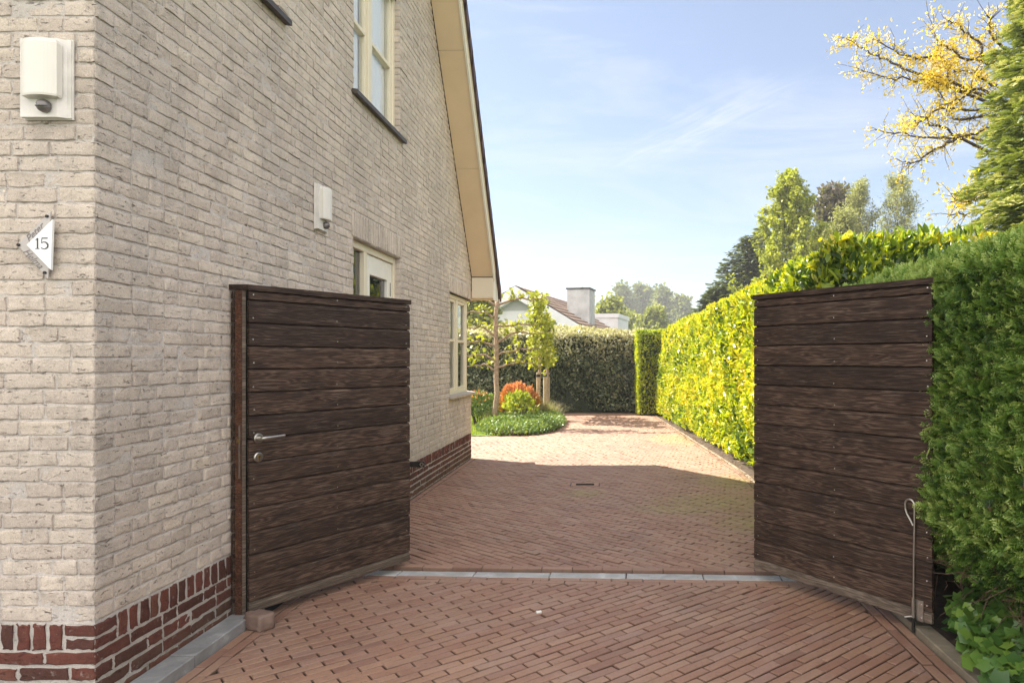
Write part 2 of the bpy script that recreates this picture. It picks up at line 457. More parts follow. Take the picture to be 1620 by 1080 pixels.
M['metal'] = simple('brushed_steel', (.52,.50,.46), .33, 1.0, var=.12, nscale=60)
M['brass'] = simple('brass', (.42,.31,.12), .4, 1.0)
M['dark_metal'] = simple('dark_metal', (.035,.033,.03), .55, .6, var=.3)
M['screw'] = simple('screw_steel', (.75,.73,.7), .25, 1.0)
M['cream'] = simple('cream_paint', (.70,.64,.49), .42, var=.04, nscale=5)
M['white_paint'] = simple('white_paint', (.74,.72,.64), .38, var=.04, nscale=5)
M['soffit'] = simple('soffit_board', (.70,.56,.37), .55, var=.05, nscale=3)
M['soffit_end'] = simple('soffit_end_board', (.68,.60,.46), .5, var=.04, nscale=3)
M['roof_tile'] = simple('roof_tile', (.085,.050,.045), .6, var=.35, nscale=9, bmp=.4)
M['sill_stone'] = simple('dark_sill_stone', (.055,.045,.038), .5, var=.35, nscale=20, bmp=.4)
M['sill_pale'] = simple('pale_sill', (.38,.34,.29), .6, var=.25, nscale=10, bmp=.4)
M['lamp_plastic'] = simple('opal_plastic', (.69,.67,.61), .32, var=.03, nscale=8)
M['lamp_plate'] = simple('lamp_plate', (.66,.64,.60), .45, var=.12, nscale=14)
M['sensor'] = simple('sensor_grey', (.16,.15,.145), .25, .4, var=.1)
M['rubber'] = simple('rubber', (.015,.015,.015), .7)
M['white_render'] = simple('white_render', (.72,.73,.74), .8, var=.05, nscale=2)
M['grey_render'] = simple('grey_render', (.40,.42,.40), .8, var=.08, nscale=2)
M['chimney'] = simple('chimney_render', (.47,.48,.48), .85, var=.22, nscale=2.4, bmp=.3)
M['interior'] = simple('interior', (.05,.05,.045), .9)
M['curtain'] = simple('curtain', (.90,.91,.92), .9, var=.02)
M['bark_pale'] = simple('pale_bark', (.30,.22,.155), .9, var=.4, nscale=22, bmp=.8)
M['bark_dark'] = simple('dark_bark', (.07,.05,.04), .9, var=.4, nscale=14, bmp=.8)
M['bark_grey'] = simple('grey_bark', (.17,.14,.11), .9, var=.4, nscale=12, bmp=.8)
M['stake'] = simple('stake_wood', (.40,.31,.19), .8, var=.25, nscale=18, bmp=.5)
M['plate_glass'] = simple('acrylic', (.44,.41,.385), .15, var=.03)
M['sign_white'] = simple('sign_white', (.80,.83,.83), .3, var=.02)
M['ink'] = simple('ink', (.05,.05,.055), .5)
M['ink_grey'] = simple('ink_grey', (.16,.14,.14), .5)
M['pebble'] = simple('white_pebble', (.75,.74,.70), .6)

def glass_mat(name='window_glass', ior=2.4, tcol=(.80,.84,.82,1)):
    m, nt, N, L, b = new_mat(name)
    gl = N.new('ShaderNodeBsdfGlossy'); gl.inputs['Roughness'].default_value = .01
    gl.inputs['Color'].default_value = (.95, .97, 1, 1)
    tr = N.new('ShaderNodeBsdfTransparent'); tr.inputs['Color'].default_value = tcol
    fr = N.new('ShaderNodeFresnel'); fr.inputs['IOR'].default_value = ior
    wob = noise(nt, 3.5, 2, .5, objco(nt)); bp = N.new('ShaderNodeBump')
    bp.inputs['Strength'].default_value = .06; bp.inputs['Distance'].default_value = .02
    L.new(wob.outputs['Fac'], bp.inputs['Height']); L.new(bp.outputs[0], gl.inputs['Normal'])
    mx = N.new('ShaderNodeMixShader'); L.new(fr.outputs[0], mx.inputs[0])
    L.new(tr.outputs[0], mx.inputs[1]); L.new(gl.outputs[0], mx.inputs[2])
    L.new(mx.outputs[0], N['Material Output'].inputs['Surface'])
    return m
M['glass'] = glass_mat()
M['glass_clear'] = glass_mat('clear_glass', 1.4, (.98,.99,1,1))

# foliage
M['thuja'] = leaf_mat('thuja_leaf', [(0, (.12,.065,.025)), (.06, (.014,.034,.010)), (.38, (.065,.150,.024)), (.68, (.19,.33,.052)), (1, (.46,.58,.17))], .25, .45, tcol=(1, 1, .3))
M['laurel_sun'] = leaf_mat('laurel_leaf', [(0, (.045,.09,.02)), (.25, (.17,.27,.035)), (.5, (.42,.51,.045)), (.8, (.60,.60,.05)), (1, (.66,.54,.07))], .45, .3, tcol=(1.0, .95, .25), spec=.5)
M['laurel_big'] = leaf_mat('large_laurel_leaf', [(0, (.05,.10,.022)), (.4, (.15,.25,.04)), (.8, (.32,.42,.05)), (1, (.48,.50,.05))], .4, .3)
M['back_hedge'] = leaf_mat('grey_green_leaf', [(0, (.04,.065,.03)), (.4, (.14,.175,.09)), (.75, (.36,.37,.22)), (1, (.58,.54,.36))], .35, .28, tcol=(.85,.9,.5), spec=.6)
M['lime_leaf'] = leaf_mat('lime_leaf', [(0, (.22,.27,.03)), (.6, (.38,.40,.035)), (1, (.48,.44,.06))], .45, .4)
M['red_leaf'] = leaf_mat('red_new_leaf', [(0, (.08,.05,.02)), (.3, (.45,.27,.02)), (.65, (.52,.23,.055)), (1, (.64,.30,.17))], .4, .4, tcol=(1, .8, .6))
M['green_leaf'] = leaf_mat('fresh_green_leaf', [(0, (.06,.13,.025)), (.5, (.20,.28,.03)), (1, (.38,.40,.04))], .4, .4)
M['cover_leaf'] = leaf_mat('cover_leaf', [(0, (.05,.12,.03)), (.6, (.14,.24,.06)), (1, (.30,.36,.12))], .3, .4)
M['dry_grass'] = leaf_mat('dry_grass_blade', [(0, (.13,.13,.05)), (1, (.36,.31,.17))], .35, .6)
M['lawn_blade'] = leaf_mat('lawn_blade', [(0, (.14,.22,.02)), (1, (.32,.40,.04))], .4, .6)
M['ivy'] = leaf_mat('ivy_leaf', [(0, (.035,.10,.022)), (.6, (.09,.20,.04)), (1, (.22,.36,.06))], .25, .32, spec=.5)
M['ivy_stem'] = simple('ivy_stem', (.10,.06,.035), .9)
M['twig'] = simple('dry_twig', (.11,.065,.045), .9)
M['pine'] = leaf_mat('dark_conifer_leaf', [(0, (.02,.04,.022)), (.6, (.05,.085,.045)), (1, (.12,.16,.08))], .15, .6)
M['conifer_sun'] = leaf_mat('golden_conifer_leaf', [(0, (.015,.035,.014)), (.5, (.06,.11,.03)), (.78, (.18,.23,.06)), (1, (.50,.47,.19))], .3, .5)
M['gold_leaf'] = leaf_mat('gold_leaf', [(0, (.62,.46,.03)), (.5, (.80,.64,.06)), (1, (.88,.76,.20))], .5, .5, tcol=(1, .92, .35))
M['spring_leaf'] = leaf_mat('spring_leaf', [(0, (.12,.17,.02)), (.5, (.28,.32,.03)), (1, (.42,.42,.05))], .45, .5)
M['copper_leaf'] = leaf_mat('copper_leaf', [(0, (.03,.025,.02)), (1, (.12,.085,.07))], .2, .5)
M['willow_leaf'] = leaf_mat('willow_leaf', [(0, (.14,.16,.06)), (1, (.36,.36,.17))], .4, .6)
M['far_leaf'] = leaf_mat('far_leaf', [(0, (.045,.075,.035)), (1, (.15,.18,.07))], .3, .6)
M['far_yellow'] = leaf_mat('far_yellow_leaf', [(0, (.10,.14,.03)), (1, (.30,.31,.08))], .35, .6)
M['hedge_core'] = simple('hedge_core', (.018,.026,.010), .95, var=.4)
M['twig_core'] = simple('twig_core', (.03,.024,.016), .95, var=.4)

# ------------------------------------------------------------------ brickwork
def brick_rects(u0, u1, v0, v1, openings=(), course=0.063, joint=0.0095, lens=(0.21, 0.105, 0.21, 0.155), top=None, rnd=None):
    rnd = rnd or random.Random(1)
    out = []; v = v0
    while v < v1 - 0.02:
        vt = min(v + course, v1); vm = (v+vt)/2
        iv = [(u0, u1)]
        if top is not None:
            # keep only where the wall reaches this row
            iv = [(a, b) for a, b in top(vm, u0, u1)]
        for (a, b, c, d) in openings:
            if c < vm < d:
                n = []
                for (p, q) in iv:
                    if b <= p or a >= q: n.append((p, q)); continue
                    if a > p: n.append((p, a))
                    if b < q: n.append((b, q))
                iv = n
        for (p, q) in iv:
            u = p; first = True
            while u < q - 0.012:
                L = rnd.choice(lens) if not first else rnd.choice((lens[0], lens[-1 if len(lens) < 2 else 1]))
                first = False
                e = u + L
                if q - e < 0.05: e = q
                out.append((u + joint/2 if u > p else u+.001, e - joint/2 if e < q else e-.001, v + joint/2, vt - joint/2))
                u = e
        v += course
    return out

def brick_relief(rects, origin, udir, ndir, name, mat, parent=None, relief=0.0032, seed=3, rough_edge=.0019, joint_shade_dirt=.9):
    """every brick an uneven slab standing proud of the mortar face; v is up"""
    g = np.random.default_rng(seed)
    A = np.array(rects); n = len(A)
    nu, nv = 8, 6
    us = np.array([0, .022, .2, .4, .6, .8, .978, 1]); vs = np.array([0, .07, .36, .64, .93, 1])
    UU, VV = np.meshgrid(us, vs, indexing='ij')
    U = A[:, 0, None, None] + (A[:, 1]-A[:, 0])[:, None, None]*UU[None]
    Vv = A[:, 2, None, None] + (A[:, 3]-A[:, 2])[:, None, None]*VV[None]
    # ragged outline: the rim and the row just inside it wander together
    ju = g.normal(0, rough_edge, (n, nu, nv)); jv = g.normal(0, rough_edge*.8, (n, nu, nv))
    ju[:, 1] = ju[:, 0]; ju[:, -2] = ju[:, -1]; jv[:, :, 1] = jv[:, :, 0]; jv[:, :, -2] = jv[:, :, -1]
    U = U + ju; Vv = Vv + jv
    tilt = g.normal(0, .0012, (n, 1, 1))*(UU[None]-.5)*2 + g.normal(0, .0010, (n, 1, 1))*(VV[None]-.5)*2
    D = relief + g.normal(0, .0014, (n, 1, 1)) + tilt + g.normal(0, .0011, U.shape)
    edge = ((UU == 0) | (UU == 1) | (VV == 0) | (VV == 1))
    D = D + g.normal(0, .0006, U.shape)*edge[None] - edge[None]*(.0002+g.random(U.shape)**3*.0030)
    ring = [(i, 0) for i in range(nu)] + [(nu-1, j) for j in range(1, nv)] + [(i, nv-1) for i in range(nu-2, -1, -1)] + [(0, j) for j in range(nv-2, 0, -1)]
    ri = np.array([i*nv+j for i, j in ring]); nr = len(ring)
    gu = U.reshape(n, -1); gv = Vv.reshape(n, -1); gd = D.reshape(n, -1)
    au = np.concatenate([gu, gu[:, ri]], 1); av = np.concatenate([gv, gv[:, ri]], 1)
    ad = np.concatenate([gd, np.full((n, nr), -.004)], 1)
    o = np.array(origin, float); ud = np.array(udir, float); nd = np.array(ndir, float)
    P = o + au[..., None]*ud + av[..., None]*np.array([0, 0, 1.]) + ad[..., None]*nd
    F = []
    for i in range(nu-1):
        for j in range(nv-1):
            F.append((i*nv+j, (i+1)*nv+j, (i+1)*nv+j+1, i*nv+j+1))
    base = nu*nv
    for k in range(nr):
        k2 = (k+1) % nr
        F.append((base+k, base+k2, ri[k2], ri[k]))
    F = np.array(F)
    flip = np.dot(np.cross(ud, [0, 0, 1.]), nd) < 0
    if flip: F = F[:, ::-1]
    m = au.shape[1]
    FF = (F[None] + (np.arange(n)*m)[:, None, None]).reshape(-1, 4)
    t = np.repeat(np.clip(g.random(n)*.95 + g.normal(0, .03, n), 0, 1), m)
    # joint shadow painted in with weathered dirt along lower and end edges
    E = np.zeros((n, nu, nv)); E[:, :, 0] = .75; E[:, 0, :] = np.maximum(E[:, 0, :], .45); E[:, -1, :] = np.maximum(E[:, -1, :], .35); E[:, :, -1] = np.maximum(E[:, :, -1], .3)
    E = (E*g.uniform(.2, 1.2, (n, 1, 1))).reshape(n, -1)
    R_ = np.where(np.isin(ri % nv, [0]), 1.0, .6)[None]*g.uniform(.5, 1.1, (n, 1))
    E = np.concatenate([E, R_], 1)*joint_shade_dirt
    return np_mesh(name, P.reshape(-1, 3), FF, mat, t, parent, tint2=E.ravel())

def mortar_sheet(mb, origin, udir, ndir, u0, u1, v0, topf, openings, mat, step=0.25):
    o = np.array(origin, float); ud = np.array(udir, float); nd = np.array(ndir, float)
    flip = np.dot(np.cross(ud, [0, 0, 1.]), nd) < 0
    brk = sorted(set([u0, u1] + [x for a in openings for x in a[:2] if u0 < x < u1] + list(np.arange(u0, u1, step))))
    for a, b in zip(brk[:-1], brk[1:]):
        if b - a < 1e-5: continue
        mid = (a+b)/2
        ops = sorted([(c, d) for (p, q, c, d) in openings if p < mid < q])
        lo = v0; segs = []
        for c, d in ops:
            if c > lo: segs.append((lo, c, False))
            lo = max(lo, d)
        segs.append((lo, None, True))
        for c, d, last in segs:
            ta, tb = (topf(a), topf(b)) if last else (d, d)
            if last and min(ta, tb) <= c+.001: continue
            pts = [o+ud*a+np.array([0,0,c]), o+ud*b+np.array([0,0,c]), o+ud*b+np.array([0,0,tb]), o+ud*a+np.array([0,0,ta])]
            mb.add(pts, [(3,2,1,0) if flip else (0,1,2,3)], mat)

XW = -2.12; Z0 = 2.775; Z1 = 9.95
PL = 0.375            # plinth top
SL = 1.32             # roof slope
def gable(y):         # roof underside height along the side wall
    return min(2.63 + (9.97 - y)*SL, 4.9 + (y - Z0)*1.32)
RIDGE_Y = (2.63 + 9.97*SL - 4.9 + Z0*1.32) / (2*1.32)
RIDGE_H = 2.63 + (9.97-RIDGE_Y)*SL

house = empty('brick_house', (XW, Z0, 0))
tag(house, 'pale brick house with red brick plinth, steep gable and cream trim', 'house')
def P_(o):            # parent keeping world placement
    o.parent = house; o.matrix_parent_inverse = Matrix.Translation((-XW, -Z0, 0)); return o

# openings on the side wall: (y0, y1, z0, z1)
W_UP = (5.50, 6.70, 3.60, 5.10)
W_UP2 = (3.10, 4.30, 3.60, 4.95)
DOOR = (5.50, 6.70, 0.12, 2.43)
W_END = (8.68, 9.95, 0.96, 2.30)
sold = [(5.46, 6.74, 2.43, 2.65), (8.64, 9.94, 2.30, 2.50), ]
side_open = [W_UP, W_UP2, DOOR, W_END]
def topiv(v, u0, u1):
    # interval of y where gable(y) > v
    lo = u0 if 4.9 > v else Z0 + (v-4.9)/1.32
    hi = min(u1, 9.97 - (v-2.63)/SL) if v > 2.63 else u1
    return [(lo, hi)] if hi > lo + .03 else []
rr = random.Random(5)
rects = brick_rects(Z0, Z1, PL+.005, 8.4, side_open + sold, top=topiv, rnd=rr)
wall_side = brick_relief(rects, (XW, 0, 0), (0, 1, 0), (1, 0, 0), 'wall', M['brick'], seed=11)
P_(wall_side)
# soldier courses above the openings
for (a, b, c, d) in sold:
    srec = []
    n = int(round((b-a)/.062)); w = (b-a)/n
    for i in range(n): srec.append((a+i*w+.006, a+(i+1)*w-.006, c+.003, d-.008))
    P_(brick_relief(srec, (XW+.001, 0, 0), (0, 1, 0), (1, 0, 0), 'lintel_course', M['brick'], seed=12, rough_edge=.0012))
# front wall (faces the camera side)
rects = brick_rects(-8.0, XW, PL+.005, 4.9, [(-6.6, -5.2, 1.0, 2.3)], rnd=rr)
P_(brick_relief(rects, (0, Z0, 0), (1, 0, 0), (0, -1, 0), 'wall', M['brick'], seed=13, joint_shade_dirt=.4))
mm = MB()
mortar_sheet(mm, (XW-.0005, 0, 0), (0, 1, 0), (1, 0, 0), Z0, Z1, PL-.05, gable, side_open, M['mortar'])
mortar_sheet(mm, (0, Z0+.0005, 0), (1, 0, 0), (0, -1, 0), -8.0, XW, PL-.05, lambda u: 4.9, [(-6.6, -5.2, 1.0, 2.3)], M['mortar'])
# rear and far walls
mortar_sheet(mm, (0, Z1-.0005, 0), (1, 0, 0), (0, 1, 0), -8.0, XW, 0, lambda u: 2.6, [(-3.2, XW, .96, 2.3)], M['mortar'])
mm.box((-3.22, Z1-.3, .96), (-3.2, Z1, 2.3), M['mortar'])
mm.add([(-8, Z0, 0), (-8, Z1, 0), (-8, Z1, 2.6), (-8, RIDGE_Y, RIDGE_H), (-8, Z0, 4.9)], [(0,1,2,3,4)], M['mortar'])
P_(mm.build('mortar_bed'))
# rear wall bricks near the corner
rects = brick_rects(-4.5, XW, PL+.005, 2.55, [(-3.2, XW, .96, 2.3)], rnd=rr)
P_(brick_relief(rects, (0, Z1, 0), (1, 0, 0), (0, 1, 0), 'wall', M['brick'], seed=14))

# red plinth, a few mm proud
def plinth(u0, u1, origin, ud, nd, seed):
    rec = []
    u = u0 + (.20 if True else 0)
    rec.append((u0+.0, u0+.115, .325, .368)); rec.append((u0+.0, u0+.115, .272, .311))
    u = u0+.132
    while u < u1-.05:
        rec.append((u, u+.046, .272, .370)); u += .0665
    v = .262
    row = 0
    while v > 0:
        a = u0; k = row % 2; row += 1
        L = .10 if k else .20
        while a < u1-.03:
            e = min(a+L, u1)
            rec.append((a+(.008 if a > u0 else 0), e-.008, v-.050, v-.004))
            a = e; L = rr.choice((.21, .21, .21, .105))
        v -= .0635
    o = brick_relief(rec, origin, ud, nd, 'plinth', M['red_brick'], seed=seed, relief=.0045, rough_edge=.0026, joint_shade_dirt=.5)
    return o
P_(plinth(0, Z1-Z0, (XW+.004, Z0-.004, 0), (0, 1, 0), (1, 0, 0), 21))
P_(plinth(0, 5.9, (XW+.004, Z0-.004, 0), (-1, 0, 0), (0, -1, 0), 22))
mp_ = MB()
mp_.box((XW-.3, Z0-.004, -.1), (XW+.004, Z1+.004, PL-.002), M['plinth_mortar'])
mp_.box((-8.0, Z0-.004, -.1), (XW-.3, Z0+.2, PL-.002), M['plinth_mortar'])
mp_.box((-4.6, Z1-.2, -.1), (XW-.3, Z1+.004, PL-.002), M['plinth_mortar'])
P_(mp_.build('plinth_core'))

# brick reveals of openings (faces looking back to the camera on the far jamb)
for (a, b, c, d) in (W_UP, DOOR, W_UP2):
    c0 = c
    rec = brick_rects(0, .10, c0, d, lens=(.11,), rnd=rr)
    P_(brick_relief(rec, (XW-.10, b, 0), (1, 0, 0), (0, -1, 0), 'reveal', M['brick'], seed=int(b*10), relief=.004))
    j = MB()
    j.box((XW-.14, b+.0005, c), (XW-.001, b+.02, d), M['mortar'])
    j.box((XW-.14, a-.02, c), (XW-.001, a-.0005, d), M['mortar'])
    j.box((XW-.14, a, d+.0005), (XW-.001, b, d+.02), M['mortar'])
    P_(j.build('reveal_backing'))

# windows
def window(y0, y1, z0, z1, xf, mull, bars, curtain=False, mat='cream', name='window'):
    f = MB(); w = .055; x0 = xf-.06
    f.box((x0, y0, z0), (xf, y0+w, z1), M[mat], bev=.004); f.box((x0, y1-w, z0), (xf, y1, z1), M[mat], bev=.004)
    f.box((x0, y0+w, z0), (xf, y1-w, z0+w), M[mat], bev=.004); f.box((x0, y0+w, z1-w), (xf, y1-w, z1), M[mat], bev=.004)
    for y in mull: f.box((x0, y-.045, z0+w), (xf+.004, y+.045, z1-w), M[mat], bev=.004)
    edges = [y0+w] + [v for y in mull for v in (y-.045, y+.045)] + [y1-w]
    casement = [(edges[i], edges[i+1]) for i in range(0, len(edges), 2)]
    fo = f.build(name); P_(fo)
    s = MB()
    for a, b in casement:     # sash frames a bit behind
        sw = .042; xs = xf-.014
        s.box((x0-.01, a, z0+w), (xs, a+sw, z1-w), M[mat], bev=.003); s.box((x0-.01, b-sw, z0+w), (xs, b, z1-w), M[mat], bev=.003)
        s.box((x0-.01, a+sw, z0+w), (xs, b-sw, z0+w+sw), M[mat], bev=.003); s.box((x0-.01, a+sw, z1-w-sw), (xs, b-sw, z1-w), M[mat], bev=.003)
        for zb in bars: s.box((x0-.008, a+sw, zb-.018), (xs+.003, b-sw, zb+.018), M[mat], bev=.003)
    so = s.build('sash'); so.parent = fo
    g = MB()
    for a, b in casement:
        g.add([(xf-.04, a+.03, z0+w+.03), (xf-.04, b-.03, z0+w+.03), (xf-.04, b-.03, z1-w-.03), (xf-.04, a+.03, z1-w-.03)], [(0,1,2,3)], M['glass_clear' if curtain else 'glass'])
    go = g.build('pane'); go.parent = fo
    if curtain:
        c = MB(); n = 60
        ys = np.linspace(y0, y1, n)
        vv = []
        for i, y in enumerate(ys):
            xx = xf-.076 + .006*sin(i*1.3)
            vv += [(xx, y, z0), (xx, y, z1)]
        c.add(vv, [(2*i, 2*i+2, 2*i+3, 2*i+1) for i in range(n-1)], M['curtain'])
        co = c.build('curtain'); co.parent = fo
    return fo
w1 = window(*W_UP, XW-.055, [6.03], [4.27], True)
bl = MB(); bl.box((XW-.035, 6.22, 4.93), (XW-.028, 6.66, 5.045), M['dark_metal']); o = bl.build('vent_grille'); o.parent = w1
w2 = window(*W_UP2, XW-.055, [3.70], [4.27], True)
we = window(W_END[0], W_END[1]-.035, W_END[2], W_END[3], XW-.05, [9.30], [1.69], False)
# corner window's rear face
f = MB()
for a, b in ((XW-1.08, XW-1.0), (XW-.58, XW-.52), (XW-.115, XW-.06)):
    f.box((a, Z1-.095, .96), (b, Z1-.036, 2.3), M['cream'], bev=.004)
f.box((XW-1.0, Z1-.095, .96), (XW-.112, Z1-.036, 1.02), M['cream'], bev=.004)
f.box((XW-1.0, Z1-.095, 2.24), (XW-.112, Z1-.036, 2.3), M['cream'], bev=.004)
fo = f.build('window'); P_(fo)
g = MB(); g.add([(XW-1.0, Z1-.06, 1.0), (XW-.12, Z1-.06, 1.0), (XW-.12, Z1-.06, 2.26), (XW-1.0, Z1-.06, 2.26)], [(0,1,2,3)], M['glass'])
o = g.build('pane'); o.parent = fo
# front wall window, off frame
f = MB(); f.box((-6.6, Z0+.05, 1.0), (-5.2, Z0+.1, 2.3), M['cream'], bev=.004); P_(f.build('shutter'))
# sills
def sill(y0, y1, z, mat, proj=.05, th=.035):
    s = MB(); x1 = XW+proj
    s.add([(XW-.09, y0, z-th+.02), (x1, y0, z-th), (x1, y0, z), (XW-.09, y0, z+.02), (XW-.09, y1, z-th+.02), (x1, y1, z-th), (x1, y1, z), (XW-.09, y1, z+.02)],
          [(0,1,2,3),(7,6,5,4),(0,4,5,1),(1,5,6,2),(2,6,7,3),(3,7,4,0)], M[mat])
    return s.build('sill')
for w_, a in ((w1, W_UP), (w2, W_UP2)):
    o = sill(a[0]-.04, a[1]+.06, a[2]+.005, 'sill_stone'); o.parent = w_
o = sill(8.62, Z1+.06, .965, 'sill_pale', .06, .03); o.parent = we

# door with side light
d = MB(); xf = XW-.05; a, b, c, e = DOOR
d.box((xf-.07, a, c), (xf, a+.05, e), M['cream'], bev=.004); d.box((xf-.07, b-.05, c), (xf, b, e), M['cream'], bev=.004)
d.box((xf-.07, a+.05, e-.06), (xf, b-.05, e), M['cream'], bev=.004)
d.box((xf-.07, 5.88, c), (xf, 5.95, e-.06), M['cream'], bev=.004)
d.box((xf-.09, a, c-.1), (xf+.03, b, c), M['sill_stone'])
do = d.build('door'); P_(do)
l = MB(); xd = xf-.018
l.box((xd-.05, 5.955, c), (xd, 6.06, e-.065), M['white_paint'], bev=.004); l.box((xd-.05, 6.53, c), (xd, 6.645, e-.065), M['white_paint'], bev=.004)
l.box((xd-.05, 6.06, e-.235), (xd, 6.53, e-.065), M['white_paint'], bev=.004); l.box((xd-.05, 6.06, c), (xd, 6.53, c+.7), M['white_paint'], bev=.004)
o = l.build('door_leaf'); o.parent = do
g = MB(); g.add([(xd-.03, 6.05, c+.6), (xd-.03, 6.54, c+.6), (xd-.03, 6.54, e-.2), (xd-.03, 6.05, e-.2)], [(0,1,2,3)], M['glass'])
g.add([(xf-.04, a+.04, c), (xf-.04, 5.89, c), (xf-.04, 5.89, e-.05), (xf-.04, a+.04, e-.05)], [(0,1,2,3)], M['glass'])
o = g.build('pane'); o.parent = do
g = MB()
g.box((xd, 6.60, 2.05), (xd+.004, 6.606, 2.18), M['dark_metal'])
o = g.build('hinge'); o.parent = do
# dark rooms behind the glass
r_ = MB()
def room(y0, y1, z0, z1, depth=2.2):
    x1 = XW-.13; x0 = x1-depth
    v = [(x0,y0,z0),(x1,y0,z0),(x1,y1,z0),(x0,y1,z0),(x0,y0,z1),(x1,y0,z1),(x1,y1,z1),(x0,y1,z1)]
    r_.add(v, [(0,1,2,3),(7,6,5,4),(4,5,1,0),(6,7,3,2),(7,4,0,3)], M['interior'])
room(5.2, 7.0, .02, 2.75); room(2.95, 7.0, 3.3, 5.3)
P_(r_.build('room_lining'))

# roof: soffit, verge board, tiles
XV = -1.80
yr, hr = RIDGE_Y, RIDGE_H
s = MB(); 
def slope_pt(y): return 2.63 + (9.97-y)*SL
def slab(mb, x0, x1, ya, yb, off0, off1, mat):
    # slab parallel to the far slope between offsets measured vertically
    za, zb = slope_pt(ya), slope_pt(yb)
    v = [(x0,ya,za+off0),(x1,ya,za+off0),(x1,yb,zb+off0),(x0,yb,zb+off0),(x0,ya,za+off1),(x1,ya,za+off1),(x1,yb,zb+off1),(x0,yb,zb+off1)]
    mb.add(v, [(0,3,2,1),(4,5,6,7),(0,1,5,4),(1,2,6,5),(2,3,7,6),(3,0,4,7)], mat)
joints = [9.97, 9.26, 7.96, 6.60, RIDGE_Y]
joints = [9.965, 8.98, 8.1, 6.7, RIDGE_Y]
for ya, yb in zip(joints[:-1], joints[1:]):
    slab(s, XW+.012, XV, yb+.004, ya-.004, .0, .02, M['soffit'])
s.box((XW+.012, 9.955, 2.33), (XV, 9.985, 2.628), M['soffit_end'])       # boxed eave end
s.box((XW-.1, 9.99, 2.32), (XV, 10.22, 2.35), M['soffit'])
s.box((-8.0, 9.985, 2.32), (XW-.1, 10.22, 2.35), M['soffit'])
P_(s.build('soffit'))
t = MB()
slab(t, XV, XV+.022, RIDGE_Y, 9.99, -.02, .27, M['white_paint'])
slab(t, XV+.022, XV+.032, RIDGE_Y, 9.99, .10, .28, M['cream'])
t.add([(XV, 9.99, 2.30), (XV+.022, 9.99, 2.30), (XV+.022, 10.25, 2.30), (XV, 10.25, 2.30),
       (XV, 9.99, 2.86), (XV+.022, 9.99, 2.86), (XV+.022, 10.25, 2.50), (XV, 10.25, 2.50)],
      [(0,3,2,1),(4,5,6,7),(0,1,5,4),(1,2,6,5),(2,3,7,6),(3,0,4,7)], M['white_paint'])
t.box((-8, 10.25, 2.33), (XV+.022, 10.27, 2.50), M['white_paint'])
P_(t.build('verge_board'))
rf = MB()
slab(rf, -8.0, XV, RIDGE_Y, 10.28, .20, .29, M['roof_tile'])
v = [(-8, Z0-.45, 4.9-.45*1.32+.2), (XV, Z0-.45, 4.9-.45*1.32+.2), (XV, RIDGE_Y, RIDGE_H+.2), (-8, RIDGE_Y, RIDGE_H+.2)]
v2 = [(x, y, z+.1) for x, y, z in v]
rf.add(v+v2, [(0,3,2,1),(4,5,6,7),(0,1,5,4),(1,2,6,5),(2,3,7,6),(3,0,4,7)], M['roof_tile'])
rfo = rf.build('roof'); P_(rfo)
vt = MB()       # verge tiles, lapped, seen as a stepped dark edge
n = 26; ys = np.linspace(10.33, RIDGE_Y, n+1)
for i in range(n):
    ya, yb = ys[i], ys[i+1]-.05
    za, zb = slope_pt(ya)+.31, slope_pt(yb)+.29
    x0, x1 = XV-.12, XV+.062
    v = [(x0,ya,za-.05),(x1,ya,za-.05),(x1,yb,zb-.05),(x0,yb,zb-.05),(x0,ya,za+.02),(x1,ya,za+.02),(x1,yb,zb),(x0,yb,zb)]
    vt.add(v, [(0,3,2,1),(4,5,6,7),(0,1,5,4),(1,2,6,5),(2,3,7,6),(3,0,4,7)], M['roof_tile'], t=random.random())
    x2 = XV+.036
    v = [(x2,ya,za-.16),(x1,ya,za-.16),(x1,yb,zb-.14),(x2,yb,zb-.14),(x2,ya,za-.05),(x1,ya,za-.05),(x1,yb,zb-.05),(x2,yb,zb-.05)]
    vt.add(v, [(0,3,2,1),(4,5,6,7),(0,1,5,4),(1,2,6,5),(2,3,7,6),(3,0,4,7)], M['roof_tile'], t=random.random())
o = vt.build('verge_tile'); o.parent = rfo
gt = MB()       # gutter along the eave
pts = [(x, 10.34, 2.40) for x in (-8, -5, XV+.05)]
gt.tube(pts, .055, M['dark_metal'], 10)
P_(gt.build('gutter'))

